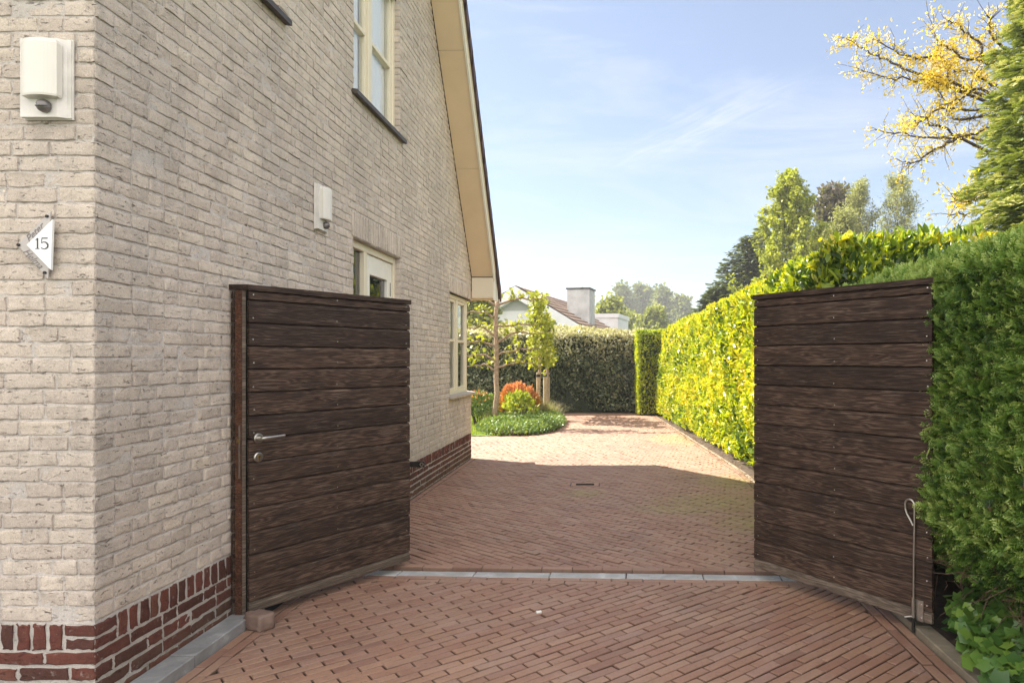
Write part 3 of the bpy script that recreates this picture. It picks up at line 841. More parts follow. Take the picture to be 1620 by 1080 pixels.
# ------------------------------------------------------------------ lamps, sign, gate holder
def wall_lamp(loc, rz, label, grp):
    r = empty('wall_lamp', loc, rz); tag(r, label, 'wall lamp', grp)
    # local frame: -y is out of the wall, x to the right, z up; origin at plate bottom-left on the wall
    p = MB()
    prof = [(0.0, 0), (0.0, -.028), (.155, -.028), (.185, -.012), (.202, -.012), (.202, 0)]
    prof = [(x*.95, y) for x, y in prof]; n = len(prof)
    vv = [(x, y, 0.0) for x, y in prof] + [(x, y, .315) for x, y in prof]
    p.add(vv, [tuple(range(n)), tuple(range(n, 2*n))[::-1]] + [((i+1) % n, i, i+n, (i+1) % n+n) for i in range(n)], M['lamp_plate'])
    p.box((-.004, -.006, -.004), (.196, 0, .319), M['lamp_plate'])
    p.build('back_plate', r)
    q = MB()    # opal cover, bowed front, slanted underside
    m = 12; lo = []; hi = []
    for i in range(m+1):
        a = i/m; x = .026 + a*.142
        y = -.030 - .045*(sin(pi*(.10+.80*a))**.55)
        lo.append((x, y, .088 + (.012 if a < .5 else .0) + .02*(y+.1)*0)); hi.append((x, y, .335))
    bk = [(.168, -.026), (.026, -.026)]
    ring = [(x, y) for x, y, _ in lo] + bk
    n = len(ring)
    z = [.092, .345]
    mid = [(x, y, .082) for x, y in ring] + [(x, y, .285) for x, y in ring]
    cx, cy = .097, -.05
    topv = [(cx+(x-cx)*.90, cy+(y-cy)*.88, .300) for x, y in ring]
    botv = [(cx+(x-cx)*.95, cy+(y-cy)*.92, .074) for x, y in ring]
    V = botv + mid + topv
    F = []
    for L in range(3):
        for i in range(n):
            j = (i+1) % n; F.append((L*n+i, L*n+j, (L+1)*n+j, (L+1)*n+i))
    F.append(tuple(range(n))[::-1]); F.append(tuple(range(3*n, 4*n)))
    q.add(V, F, M['lamp_plastic'])
    q.build('opal_cover', r, smooth=False)
    s = MB(); V = []; F = []; nu, nv = 18, 12; rad = .026
    for i in range(nv+1):
        th = pi*i/nv
        for k in range(nu):
            ph = 2*pi*k/nu
            rr_ = rad*(1.0 if abs(i-nv*.5) > .6 else .93)
            V.append((.105+rr_*sin(th)*cos(ph), -.040+rr_*sin(th)*sin(ph), .040+rr_*cos(th)))
    for i in range(nv):
        for k in range(nu):
            F.append((i*nu+k, (i+1)*nu+k, (i+1)*nu+(k+1) % nu, i*nu+(k+1) % nu))
    s.add(V, F, M['sensor'])
    so = s.build('motion_sensor', r, smooth=True)
    b_ = MB(); b_.tube([(.081, -.052, .037), (.092, -.064, .0335), (.105, -.0665, .0325), (.118, -.064, .0335), (.129, -.052, .037)], .0016, M['rubber'], 6)
    o = b_.build('sensor_slot'); o.parent = so
    return r
G_L = 'white lamps with motion sensors on the brick house'
def lx(px): return (px-975)/1080*Z0
wall_lamp((lx(44), Z0-.008, CAM_H-(190-567)/1080*Z0), 0, 'white wall lamp on the front brick wall, above the number sign', G_L)
wall_lamp((XW+.008, 4.77, 2.36), R(90), 'white wall lamp on the side brick wall, up left of the glazed door', G_L)

# number sign
def extr(mb, pts, y0, y1, mat):
    n = len(pts)
    v = [(x, y0, z) for x, z in pts] + [(x, y1, z) for x, z in pts]
    mb.add(v, [tuple(range(n)), tuple(range(n, 2*n))[::-1]] + [((i+1) % n, i, i+n, (i+1) % n+n) for i in range(n)], mat)
def sp(px, py):
    return ((px-975)/1080*(Z0-.03), CAM_H-(py-567)/1080*(Z0-.03))
sx0, sz0 = sp(55, 387)
sign = empty('house_number_sign', (sx0, Z0-.01, sz0))
tag(sign, 'arrow shaped acrylic name plate with white triangle reading 15 on the front wall', 'house sign')
def zp(zx, zy):       # coordinates in the 831x1080 crop of (10..110, 320..450)
    x, z = sp(10+zx/8.31, 320+zy/8.31); return (x-sx0, z-sz0)
m_ = MB(); extr(m_, [zp(120, 555), zp(560, 115), zp(552, 275), zp(283, 560), zp(535, 835), zp(525, 1000)], -.012, -.006, M['plate_glass'])
m_.build('name_plate', sign)
m_ = MB(); extr(m_, [zp(283, 562), zp(622, 228), zp(598, 890)], -.026, -.015, M['sign_white']); m_.build('number_plate', sign)
for c in ((142, 557), (517, 180), (488, 922)):
    x, z = zp(*c); m_ = MB(); m_.tube([(x, 0.004, z), (x, -.017, z), (x, -.0175, z)], [.0062, .0062, .004], M['rubber'], 12); m_.build('fixing_screw', sign)
def strokes(pl, w, name, y=-.0268, mat=None):
    mb = MB()
    for (a, b, wa, wb) in pl:
        ax, az = zp(*a); bx, bz = zp(*b); dx, dz = bx-ax, bz-az; L = sqrt(dx*dx+dz*dz); nx, nz_ = -dz/L, dx/L
        wa_, wb_ = wa/8.31/1080*2.74/2, wb/8.31/1080*2.74/2
        mb.add([(ax+nx*wa_, y, az+nz_*wa_), (bx+nx*wb_, y, bz+nz_*wb_), (bx-nx*wb_, y, bz-nz_*wb_), (ax-nx*wa_, y, az-nz_*wa_)], [(0,1,2,3)], mat or M['ink'])
    return mb.build(name, sign)
one = [((428, 475), (428, 612), 20, 20), ((398, 612), (455, 612), 10, 10), ((402, 500), (432, 478), 10, 14)]
five = [((482, 475), (562, 475), 16, 16), ((486, 475), (478, 540), 10, 8)]
arc = [(478, 540), (505, 525), (538, 530), (560, 552), (566, 578), (552, 604), (522, 617), (492, 611), (474, 598)]
wd = [8, 12, 18, 22, 22, 20, 14, 12, 14]
for i in range(len(arc)-1): five.append((arc[i], arc[i+1], wd[i], wd[i+1]))
strokes(one + five, 1, 'number_text')
def script_text(txt, cx, cy, size, ang):
    cu = bpy.data.curves.new('t', 'FONT'); cu.body = txt; cu.size = size; cu.shear = .45; cu.align_x = 'CENTER'; cu.align_y = 'CENTER'; cu.offset = .0004
    cu.resolution_u = 3
    ob = bpy.data.objects.new('t', cu); COL.objects.link(ob)
    dg = bpy.context.evaluated_depsgraph_get(); me = bpy.data.meshes.new_from_object(ob.evaluated_get(dg))
    COL.objects.unlink(ob); bpy.data.objects.remove(ob)
    x, z = zp(cx, cy)
    me.transform(Matrix.Translation((x, -.0128, z)) @ Matrix.Rotation(-ang, 4, 'Y') @ Matrix.Rotation(R(90), 4, 'X'))
    me.materials.clear(); me.materials.append(M['ink_grey'])
    o = bpy.data.objects.new('name_text', me); COL.objects.link(o); o.parent = sign
script_text('Peter', 350, 400, .040, R(45))
script_text('Helma', 328, 735, .037, R(-46))

gh = MB(); gh.box((XW-.01, 6.86, .36), (XW+.19, 6.885, .415), M['dark_metal'], bev=.003)
hold = empty('gate_holder', (XW, 6.87, .38)); tag(hold, 'black flat bar gate holder sticking out low from the house wall behind the left gate', 'gate holder')
o = gh.build('bar'); o.parent = hold; o.location = (-XW, -6.87, -.38)
gh = MB(); gh.tube([(XW+.165, 6.853, .388), (XW+.165, 6.875, .388)], .020, M['metal'], 14); gh.tube([(XW+.165, 6.849, .388), (XW+.165, 6.853, .388)], .009, M['rubber'], 10)
o = gh.build('end_roller'); o.parent = hold; o.location = (-XW, -6.87, -.38)

# ------------------------------------------------------------------ gates
def gate(A, B, z0, H, skew, lefthand, label):
    """A near bottom corner (x,y), B far corner; local x runs A->B; front is local -y"""
    dx, dy = B[0]-A[0], B[1]-A[1]; L = sqrt(dx*dx+dy*dy); ang = math.atan2(dy, dx)
    r = empty('wooden_gate', (A[0], A[1], z0), ang)
    tag(r, label, 'gate', 'two leaves of the dark board driveway gate')
    front = -1 if lefthand else 1          # local y sign of the side towards the driveway camera
    T = .087
    pb = MB()
    zc = [0.0, .062]
    for i in range(13): zc.append(zc[-1]+.1275)
    zc.append(H-.032)
    rn = random.Random(17 if lefthand else 29)
    for i in range(len(zc)-1):
        a, b = zc[i]+.0015, zc[i+1]-.003
        t = rn.random(); off = rn.uniform(-.0012, .0012)
        mt = M['gate_low'] if i == 0 else M['gate_wood']
        th = .020
        for side, y_out in ((front, 0), (-front, T)):
            # profile (y depth inwards, z)
            yo = off if side == front else -off
            pr = [(0+yo, a+.003), (.002+yo, a), (th, a), (th, b), (.011+yo, b), (.002+yo, b-.014), (0+yo, b-.018)]
            x0 = .006 if side == front else -skew+.006
            pv = []
            for x in (x0, L):
                for (yy, zz) in pr:
                    y = (front*(-yy)) if side == front else (-front*T + front*yy)
                    pv.append((x, y, zz))
            n = len(pr)
            F = [tuple(range(n)), tuple(range(n, 2*n))[::-1]] + [((k+1) % n, k, k+n, (k+1) % n+n) for k in range(n)]
            if side != front: F = [f[::-1] for f in F]
            if not lefthand: F = [f[::-1] for f in F]
            pb.add(pv, F, mt, t)
    pb.build('board_panel', r)
    # core frame with the near end face
    cf = MB(); y1 = -front*.0205; y2 = -front*(T-.0205)
    f1 = .0235*skew/T; f2 = (T-.0235)*skew/T
    cf.prism([(.012-f1, y1), (L-.005, y1), (L-.005, y2), (.012-f2, y2)][::(1 if lefthand else -1)], .004, H-.034, M['black_gap'], .3)
    cf.build('core', r)
    st = MB()
    k0, k1 = .26*T, .80*T
    def epoly(ya, yb, out):
        sa, sb = ya/T*skew, yb/T*skew
        p = [(-sa-out, -front*ya), (.10-sa, -front*ya), (.10-sb, -front*yb), (-sb-out, -front*yb)]
        return p if lefthand else p[::-1]
    if lefthand:
        st.prism(epoly(.0225, .060, .004), -.004, H-.033, M['gate_edge'], .2)
        st.build('end_stile', r)
    s2 = MB(); s2.prism(epoly(.0212, .0222, .009), -.004, H-.033, M['gate_low'], .5)
    if lefthand: s2.build('edge_strip', r)
    cp = MB()
    pts = [(-.004, front*.006), (L+.008, front*.006), (L+.008, -front*(T+.006)), (-.004-skew, -front*(T+.006))]
    cp.prism(pts if not (front < 0) else pts, H-.031, H, M['gate_wood'], .13)
    cp.build('top_cap', r)
    # screw heads in three columns
    sc = MB(); sc.tube([(0, front*.0005, 0), (0, front*.003, 0), (0, front*.0036, 0)], [.0042, .0042, .002], M['screw'], 8)
    first = None
    cols = (.03, L*.49, L-.035)
    for i in range(1, len(zc)-1):
        for c in cols:
            zz = zc[i]+.030+rn.uniform(-.006, .006)
            if first is None:
                o = sc.build('screw_head', r); first = o
            else:
                o = first.copy(); COL.objects.link(o); o.parent = r
            o.location = (c+rn.uniform(-.004, .004), 0, zz)
    return r, L, T, front
gl, GL, GT, fr = gate((-2.01, 3.73), (-1.43, 4.73), .055, 1.80, .10*.5+.0, True,
                      'dark board gate leaf with steel lever handle, open beside the house wall')
# end stile is seen nearly square on: lock plate, latch, lever, key rose
lk = MB(); lk.box((-.029, .034, .74), (-.024, .052, 1.03), M['metal']); lk.build('lock_plate', gl)
lk = MB(); lk.box((-.036, .035, .935), (-.026, .051, .958), M['brass']); lk.build('latch', gl)
hd = MB(); hx = .055; hz = .955
hd.tube([(hx, 0, hz), (hx, -.008, hz), (hx, -.010, hz)], [.0265, .0265, .024], M['metal'], 28)
hd.tube([(hx, -.008, hz), (hx, -.042, hz)], .0095, M['metal'], 14)
hd.tube([(hx-.006, -.044, hz), (hx+.012, -.047, hz+.001), (hx+.05, -.050, hz+.003), (hx+.125, -.050, hz+.006), (hx+.130, -.050, hz+.006)], [.009, .011, .0088, .0075, .004], M['metal'], 14)
hd.build('lever_handle', gl, smooth=False)
kr = MB(); kz = .850
kr.tube([(hx, 0, kz), (hx, -.007, kz), (hx, -.010, kz)], [.0265, .0265, .0225], M['metal'], 28)
ko = kr.build('key_rose', gl)
kr = MB(); kr.tube([(hx, -.009, kz+.004), (hx, -.0125, kz+.004)], .0085, M['brass'], 16); kr.box((hx-.0045, -.0125, kz-.017), (hx+.0045, -.009, kz+.003), M['brass'])
kr.box((hx-.001, -.0135, kz-.001), (hx+.001, -.012, kz+.008), M['rubber'])
o = kr.build('lock_cylinder'); o.parent = ko

gr, GR, GT, fr2 = gate((1.64, 3.535), (.912, 4.52), .070, 1.80, -.075, False,
                       'dark board gate leaf with tall steel drop bolt, open beside the green hedge')
db = MB(); bx = .095; by = .018
pts = [(bx, by, -.055), (bx, by, .25), (bx+.001, by, .52)]
db.tube([(bx+.003, by, -.055), (bx, by, .30), (bx-.004, by, .52), (bx-.003, by, .60)] + [(bx+.022-.026*cos(a), by, .605+.030*sin(a)) for a in np.linspace(.1, pi, 9)] +
        [(bx+.047, by, .58), (bx+.038, by, .555), (bx+.018, by, .525), (bx+.004, by, .50)], .0052, M['metal'], 10)
db.tube([(bx+.003, by, -.062), (bx+.003, by, .015)], .0085, M['dark_metal'], 12)
db.tube([(bx+.003, by, .015), (bx+.003, by, .12)], .0085, M['metal'], 12)
db.tube([(bx+.004, by, .022), (bx+.035, by+.03, .016)], .0045, M['metal'], 8)
bo = db.build('drop_bolt', gr)
db = MB(); db.box((bx-.045, .002, 0.0), (bx+.012, .0045, .11), M['metal'], bev=.001)
for z in (.02, .09): db.tube([(bx-.033, .004, z), (bx-.033, .008, z)], .004, M['screw'], 8)
o = db.build('bracket'); o.parent = bo

# ------------------------------------------------------------------ ground, paving
g = MB(); S = 600
g.add([(-S, -60, -.06), (S, -60, -.06), (S, S, -.06), (-S, S, -.06)], [(0,1,2,3)], M['field'])
tag(g.build('ground'), kind='structure')
g = MB(); g.add([(-12, -2, -.017), (1.66, -2, -.017), (1.66, 18.4, -.017), (-12, 18.4, -.017)], [(0,1,2,3)], M['joint'])
tag(g.build('paving_bed'), kind='structure')
g = MB(); g.add([(1.66, -2, -.008), (4.5, -2, .02), (4.5, 19.5, .02), (.9, 19.5, -.008), (.9, 17.3, -.008), (1.3, 12.4, -.008), (1.64, 8.6, -.008)], [(0,1,2,3,4,5,6)], M['soil'])
tag(g.build('soil'), kind='structure')
g = MB(); g.add([(-12, 12.75, .01), (-2.3, 12.75, .01), (-1.6, 13.3, .01), (-1.4, 17.9, .01), (-12, 17.9, .01)], [(0,1,2,3,4)], M['lawn_base'])
tag(g.build('lawn'), kind='structure')

def clip(poly, nx, ny, c):
    out = []; n = len(poly)
    for i in range(n):
        p, q = poly[i], poly[(i+1) % n]
        dp = nx*p[0]+ny*p[1]-c; dq = nx*q[0]+ny*q[1]-c
        if dp <= 0: out.append(p)
        if (dp < 0 < dq) or (dq < 0 < dp):
            s_ = dp/(dp-dq); out.append((p[0]+(q[0]-p[0])*s_, p[1]+(q[1]-p[1])*s_))
    return out
def area(p):
    return .5*sum(p[i][0]*p[(i+1) % len(p)][1]-p[(i+1) % len(p)][0]*p[i][1] for i in range(len(p)))
pv = MB(); rp = random.Random(3)
def paver(poly, dz=0.0):
    if area(poly) < 0: poly = poly[::-1]
    if len(poly) < 3 or area(poly) < .0007: return
    cx = sum(p[0] for p in poly)/len(poly); cy = sum(p[1] for p in poly)/len(poly)
    j = rp.gauss(0, .0012); tx = rp.gauss(0, .010); ty = rp.gauss(0, .010); e = .0036
    n = len(poly); top = []; sh = []; bt = []
    nrm = []
    for i in range(n):
        x0_, y0_ = poly[i]; x1_, y1_ = poly[(i+1) % n]; L_ = sqrt((x1_-x0_)**2+(y1_-y0_)**2)+1e-6
        nrm.append((-(y1_-y0_)/L_, (x1_-x0_)/L_))
    ein = e*1.1
    for i, (x, y) in enumerate(poly):
        ox = nrm[i-1][0]+nrm[i][0]; oy = nrm[i-1][1]+nrm[i][1]
        x += rp.gauss(0, .0007); y += rp.gauss(0, .0007)
        h = j+tx*(x-cx)+ty*(y-cy)+dz
        top.append((x+ox*ein, y+oy*ein, h)); sh.append((x, y, h-e)); bt.append((x, y, -.03))
    t = rp.random()
    t = .92+rp.random()*.08 if t > .94 else (rp.random()*.25 if t < .10 else .2+rp.random()*.62)
    v = bt+sh+top
    f = [tuple(range(2*n, 3*n))]
    for k in range(2):
        for i in range(n):
            q = (i+1) % n; f.append((k*n+i, k*n+q, (k+1)*n+q, (k+1)*n+i))
    pv.add(v, f, M['paver'], t, [1.0]*n+[rp.uniform(.6, 1.0) for _ in range(n)]+[rp.uniform(0, .3) for _ in range(n)])
BL, BW = .206, .0580
def field(ang, x0, x1, y0, y1, planes, seed, inside=None):
    ca, sa = cos(ang), sin(ang); g_ = .0030
    cs = [(x0,y0),(x1,y0),(x1,y1),(x0,y1)]
    us = [x*ca+y*sa for x, y in cs]; vs = [-x*sa+y*ca for x, y in cs]
    r0, r1 = int(min(vs)//BW)-1, int(max(vs)//BW)+1
    rq = random.Random(seed)
    for r in range(r0, r1+1):
        off = (BL/2 if r % 2 else 0)+rq.gauss(0, .006)
        for c in range(int(min(us)//BL)-1, int(max(us)//BL)+2):
            u = c*BL+off; v = r*BW
            jl = rq.gauss(0, .001); gg = .0030 + abs(rq.gauss(0, .0007))
            gl_ = g_+abs(rq.gauss(0, .0005)); q = [(u+gg, v+gl_), (u+BL-gg, v+gl_+jl*.3), (u+BL-gg, v+BW-g_), (u+gg, v+BW-g_)]
            q = [(a*ca-b*sa, a*sa+b*ca) for a, b in q]
            mx_ = sum(p[0] for p in q)/4; my_ = sum(p[1] for p in q)/4
            if not (x0-.2 < mx_ < x1+.2 and y0-.2 < my_ < y1+.2): continue
            if inside and not inside(mx_, my_): continue
            for (nx, ny, cc) in planes(mx_, my_):
                q = clip(q, nx, ny, cc)
                if len(q) < 3: break
            if len(q) >= 3: paver(q)
def row(p, q, w, off=0.0, dz=0.0):
    """one course of pavers laid end to end from p to q, width w to the left of the direction"""
    dx, dy = q[0]-p[0], q[1]-p[1]; L = sqrt(dx*dx+dy*dy); dx /= L; dy /= L
    a = -off; 
    while a < L:
        s0 = max(a, 0)+.003; s1 = min(a+BL, L)-.001
        if s1-s0 > .02:
            paver([(p[0]+dx*s0-dy*.002, p[1]+dy*s0+dx*.002), (p[0]+dx*s1-dy*.002, p[1]+dy*s1+dx*.002), (p[0]+dx*s1-dy*(w-.002), p[1]+dy*s1+dx*(w-.002)), (p[0]+dx*s0-dy*(w-.002), p[1]+dy*s0+dx*(w-.002))], dz)
        a += BL
# threshold line: y = TY(x)
def TY(x): return 4.565 - .042*x
TS = -.042
XL, XR = -1.985, 1.575
near_edge = lambda x: TY(x)-.055-.116-.004
field(R(40), XL+.128, XR-.128, 1.2, 4.5, lambda x, y: [(-1, 0, -(XL+.117)), (1, 0, XR-.130), (-TS, 1, near_edge(0))], 31)
for k in (0, 1):
    row((XL+BW*(k+1), 1.2), (XL+BW*(k+1), TY(XL)-.06), BW, .05+.09*k)
    row((XR-.130+.064*(k+1), 1.2), (XR-.130+.064*(k+1), TY(XR)-.19), BW, .02+.1*k)
for k in (0, 1):
    ya = lambda x: TY(x)-.055-.004-BW*(k+1)
    row((XL+.13, ya(XL+.13)), (XR-.0, ya(XR)), BW, .03+.1*k)
    yb = lambda x: TY(x)+.062+BW*k
    row((XL-.1, yb(XL-.1)), (XR+.05, yb(XR+.05)), BW, .07+.1*k, dz=.020 if k == 0 else .008)
# far field
def xr_line(y): return 1.60 if y < 8.6 else 1.60-(y-8.6)*.0745
def planes_far(x, y):
    pl = [(TS*-1, 1, 18.15)] if False else [(0, 1, 18.15)]
    pl.append((TS, -1, -(TY(0)+.062+2*BW+.002)))
    if y < 8.6: pl.append((1, 0, 1.535))
    else: pl.append((1, .0745, 1.535+8.6*.0745))
    if y < 9.9: pl.append((-1, 0, -(XW+.078)))
    return pl
def ins(x, y):
    if y < 9.95: return x > XW-.05
    if y < 12.8: return x > -5.5
    return x > -1.75
field(R(-40), -5.5, 1.62, 4.7, 18.2, planes_far, 33, ins)
row((XW+.012+BW, 4.95), (XW+.012+BW, 9.95), BW, .1)
row((1.603, 4.85), (1.603, 8.6), BW, .1)
row((1.603, 8.6), (1.603-.0745*8.7, 17.3), BW, .1)
pvo = pv.build('driveway'); tag(pvo, kind='structure')

# bluestone threshold and kerb
def slabs(p, q, w, h, n, mat, name, z0=-.03, jit=.0):
    mb = MB(); dx, dy = q[0]-p[0], q[1]-p[1]; L = sqrt(dx*dx+dy*dy); dx /= L; dy /= L
    for i in range(n):
        s0 = L*i/n+.003; s1 = L*(i+1)/n-.003; hz = h+random.uniform(-.002, .002)
        poly = [(p[0]+dx*s-dy*o_, p[1]+dy*s+dx*o_) for s, o_ in ((s0, 0), (s1, 0), (s1, w), (s0, w))]
        e = .004
        cx = sum(a for a, _ in poly)/4; cy = sum(b for _, b in poly)/4
        tp = [(a+(cx-a)/abs(cx-a+1e-9)*e*min(1, abs(cx-a)/e/2), b+(cy-b)/abs(cy-b+1e-9)*e*min(1, abs(cy-b)/e/2), hz) for a, b in poly]
        v = [(a, b, z0) for a, b in poly]+[(a, b, hz-e) for a, b in poly]+tp
        f = [(8,9,10,11)]
        for k in (0, 4):
            for i_ in range(4):
                j_ = (i_+1) % 4; f.append((k+i_, k+j_, k+j_+4, k+i_+4))
        mb.add(v, f, mat, random.random())
    o = mb.build(name); tag(o, kind='structure'); return o
slabs((-1.985, TY(-1.985)-.053), (1.60, TY(1.60)-.053), .106, -.001, 7, M['threshold_stone'], 'threshold')
slabs((-1.988, 1.30), (-1.988, 3.86), .120, .052, 4, M['bluestone'], 'kerb')
slabs((1.672, 1.25), (1.672, 4.40), .092, .035, 4, M['conc_kerb'], 'kerb')

M['pale_edge'] = stone_mat('pale_concrete', (.31, .255, .19), (.38, .32, .24))
slabs((1.650, 4.9), (1.650, 8.6), .030, .004, 4, M['pale_edge'], 'kerb')
slabs((1.650, 8.6), (1.650-.0745*8.7, 17.3), .030, .004, 9, M['pale_edge'], 'kerb')
# loose things on the paving
cb = MB()
import bmesh
def rock(name, size, loc, rz, mat, seed, sub=3, amp=.1, boxy=.5, kindsmooth=True):
    bm = bmesh.new(); bmesh.ops.create_cube(bm, size=1.0)
    bmesh.ops.subdivide_edges(bm, edges=bm.edges[:], cuts=5, use_grid_fill=True)
    gg = np.random.default_rng(seed); ph = gg.random(6)*6
    for v in bm.verts:
        c = v.co; n = c.normalized()*.62
        c = c.lerp(n, boxy*.45)
        k = 1+amp*(sin(c.x*9+ph[0])*sin(c.y*8+ph[1])+.6*sin(c.z*13+ph[2])*sin(c.x*11+ph[3]))+gg.normal(0, amp*.12)
        v.co = Vector((c.x*size[0]*k, c.y*size[1]*k, c.z*size[2]*k))
    me = bpy.data.meshes.new(name); bm.to_mesh(me); bm.free()
    me.materials.append(mat)
    if kindsmooth: me.polygons.foreach_set('use_smooth', [True]*len(me.polygons))
    o = bpy.data.objects.new(name, me); COL.objects.link(o); o.location = loc; o.rotation_euler = (0, 0, rz)
    return o
o = rock('cobblestone', (.145, .095, .085), (-1.925, 3.68, .041), R(-28), M['cobble'], 4, amp=.09, boxy=.55)
tag(o, 'worn grey red cobblestone lying at the foot of the left gate', 'stone')
o = rock('pebble', (.03, .02, .012), (-.442, 3.895, .006), .3, M['pebble'], 5, boxy=.9)
tag(o, 'small white pebble lying on the front paving', 'pebble')
dr = empty('drain_grate', (-.36, 7.87, 0)); tag(dr, 'small sunken rectangular drain with dark slot in the shaded paving', 'drain')
m_ = MB(); m_.box((-.17, -.085, -.01), (-.158, .085, .004), M['dark_metal']); m_.build('frame_end', dr)
m_ = MB(); m_.box((.158, -.085, -.01), (.17, .085, .004), M['dark_metal']); m_.build('frame_end', dr)
m_ = MB(); m_.box((-.105, -.060, -.01), (.105, .030, .0052), M['black_gap']); m_.build('slot', dr)
m_ = MB(); m_.box((-.156, -.082, -.01), (.156, .082, .0032), M['paver'], t=.5); m_.build('cover', dr)

# ------------------------------------------------------------------ vegetation helpers
def unit(a): return a/(np.linalg.norm(a, axis=-1, keepdims=True)+1e-9)
LEAF = (np.array([(0,0,0), (.30,.42,.05), (.68,.36,.03), (1,0,-.10), (.68,-.36,.03), (.30,-.42,.05), (.5,0,-.04)], float),
        np.array([(0,1,6,5), (1,2,3,6), (6,3,4,5)]))
SMALL = (np.array([(0,0,0), (.5,.5,.06), (1,0,-.06), (.5,-.5,.06)], float), np.array([(0,1,2,3)]))
LOBED = (np.array([(0,0,0), (.0,.5,.02), (.42,.34,.04), (.62,.62,.0), (1,0,-.1), (.62,-.62,.0), (.42,-.34,.04), (.0,-.5,.02), (.4,0,-.05)], float),
         np.array([(0,1,2,8), (2,3,4,8), (8,4,5,6), (0,8,6,7)]))
def spray_template(n=6, seed=0):
    """flat feathery scale-leaf spray"""
    g = np.random.default_rng(seed); V = []; F = []
    def blade(p, d, L, w, dz):
        q = np.array([-d[1], d[0], 0]); b = len(V)
        e = p + d*L; w = w*.62
        V.extend([p, p+d*L*.45+q*w+np.array([0,0,dz]), e+np.array([0,0,dz*-1.5]), p+d*L*.45-q*w+np.array([0,0,-dz])])
        F.append((b, b+1, b+2, b+3))
    blade(np.array([0,0,0.]), np.array([1.,0,0]), .98, .05, .02)
    for i in range(n):
        x = .10+.78*i/(n-1)
        for s in (1, -1):
            a = R(48+g.normal(0, 6))*s
            L = (.50-.34*abs(x-.28)/.72)*(1+g.normal(0, .12))
            d = np.array([cos(a), sin(a), 0])
            p = np.array([x+.03*s, 0, 0]); blade(p, d, L, .055, .02)
            if L > .3:
                for k in (.4, .68):
                    a2 = a - s*R(30); d2 = np.array([cos(a2), sin(a2), 0])
                    blade(p+d*L*k, d2, L*.42, .04, .02)
                    a2 = a + s*R(25); d2 = np.array([cos(a2), sin(a2), 0])
                    blade(p+d*L*k, d2, L*.34, .035, .02)
    return np.array(V), np.array(F)
SPRAYS = [spray_template(5, s) for s in range(3)]
def light_spray(n=3, seed=0):
    V = []; F = []
    def blade(p, d, L, w):
        q = np.array([-d[1], d[0], 0]); b = len(V)
        V.extend([p, p+d*L*.5+q*w, p+d*L, p+d*L*.5-q*w]); F.append((b, b+1, b+2, b+3))
    blade(np.zeros(3), np.array([1.,0,0]), 1, .09)
    for i in range(n):
        for s in (1, -1):
            a = R(45)*s; blade(np.array([.12+.6*i/n, 0, 0]), np.array([cos(a), sin(a), 0]), .5-.12*i, .09)
    return np.array(V), np.array(F)
LSPRAY = light_spray()

def scatter(name, P, T, Nn, L, W, tpl, mat, tint, parent=None, curl=None, tipt=0.0):
    """P base points, T long axes, Nn approximate normals, lengths L, widths W"""
    T = unit(T); B = unit(np.cross(Nn, T)); N2 = np.cross(T, B)
    V, F = tpl; n = len(P); m = len(V)
    L = np.broadcast_to(L, (n,)); W = np.broadcast_to(W, (n,))
    X = P[:, None, :] + T[:, None, :]*(V[None, :, 0]*L[:, None])[..., None] + B[:, None, :]*(V[None, :, 1]*W[:, None])[..., None] + N2[:, None, :]*(V[None, :, 2]*L[:, None])[..., None]
    if curl is not None: X[..., 2] -= (V[None, :, 0]**2*L[:, None]*curl)
    FF = (F[None]+(np.arange(n)*m)[:, None, None]).reshape(-1, F.shape[1])
    return np_mesh(name, X.reshape(-1, 3), FF, mat, np.clip(np.repeat(tint, m)+np.tile((V[:, 0]-.4)*tipt, n), 0, 1), parent)

def wob(P, f, seed):
    g = np.random.default_rng(seed); o = np.zeros(len(P))
    for k in range(5):
        d = g.normal(0, 1, 3)*f*(1.6**k)*.6; o += np.sin(P@d+g.random()*6.3)/(1.35**k)
    return o/3.0

def quad_surface(g, n, a, b, c, d):
    """random points on the bilinear patch a,b,c,d plus its normal"""
    a, b, c, d = [np.array(v, float) for v in (a, b, c, d)]
    s = g.random((n, 1)); t = g.random((n, 1))
    P = a*(1-s)*(1-t)+b*s*(1-t)+c*s*t+d*(1-s)*t
    nn = np.cross(b-a, d-a); nn /= np.linalg.norm(nn)
    return P, np.repeat(nn[None], n, 0)

def hedge_core(poly, z0, z1f, mat, name, parent, res=.18, amp=.03, seed=1):
    mb = MB(); n = len(poly)
    v = [(x, y, z0) for x, y in poly]+[(x, y, z1f(x, y)) for x, y in poly]
    f = [tuple(range(n))[::-1], tuple(range(n, 2*n))]
    for i in range(n):
        j = (i+1) % n; f.append((i, j, j+n, i+n))
    mb.add(v, f, mat)
    return mb.build(name, parent)

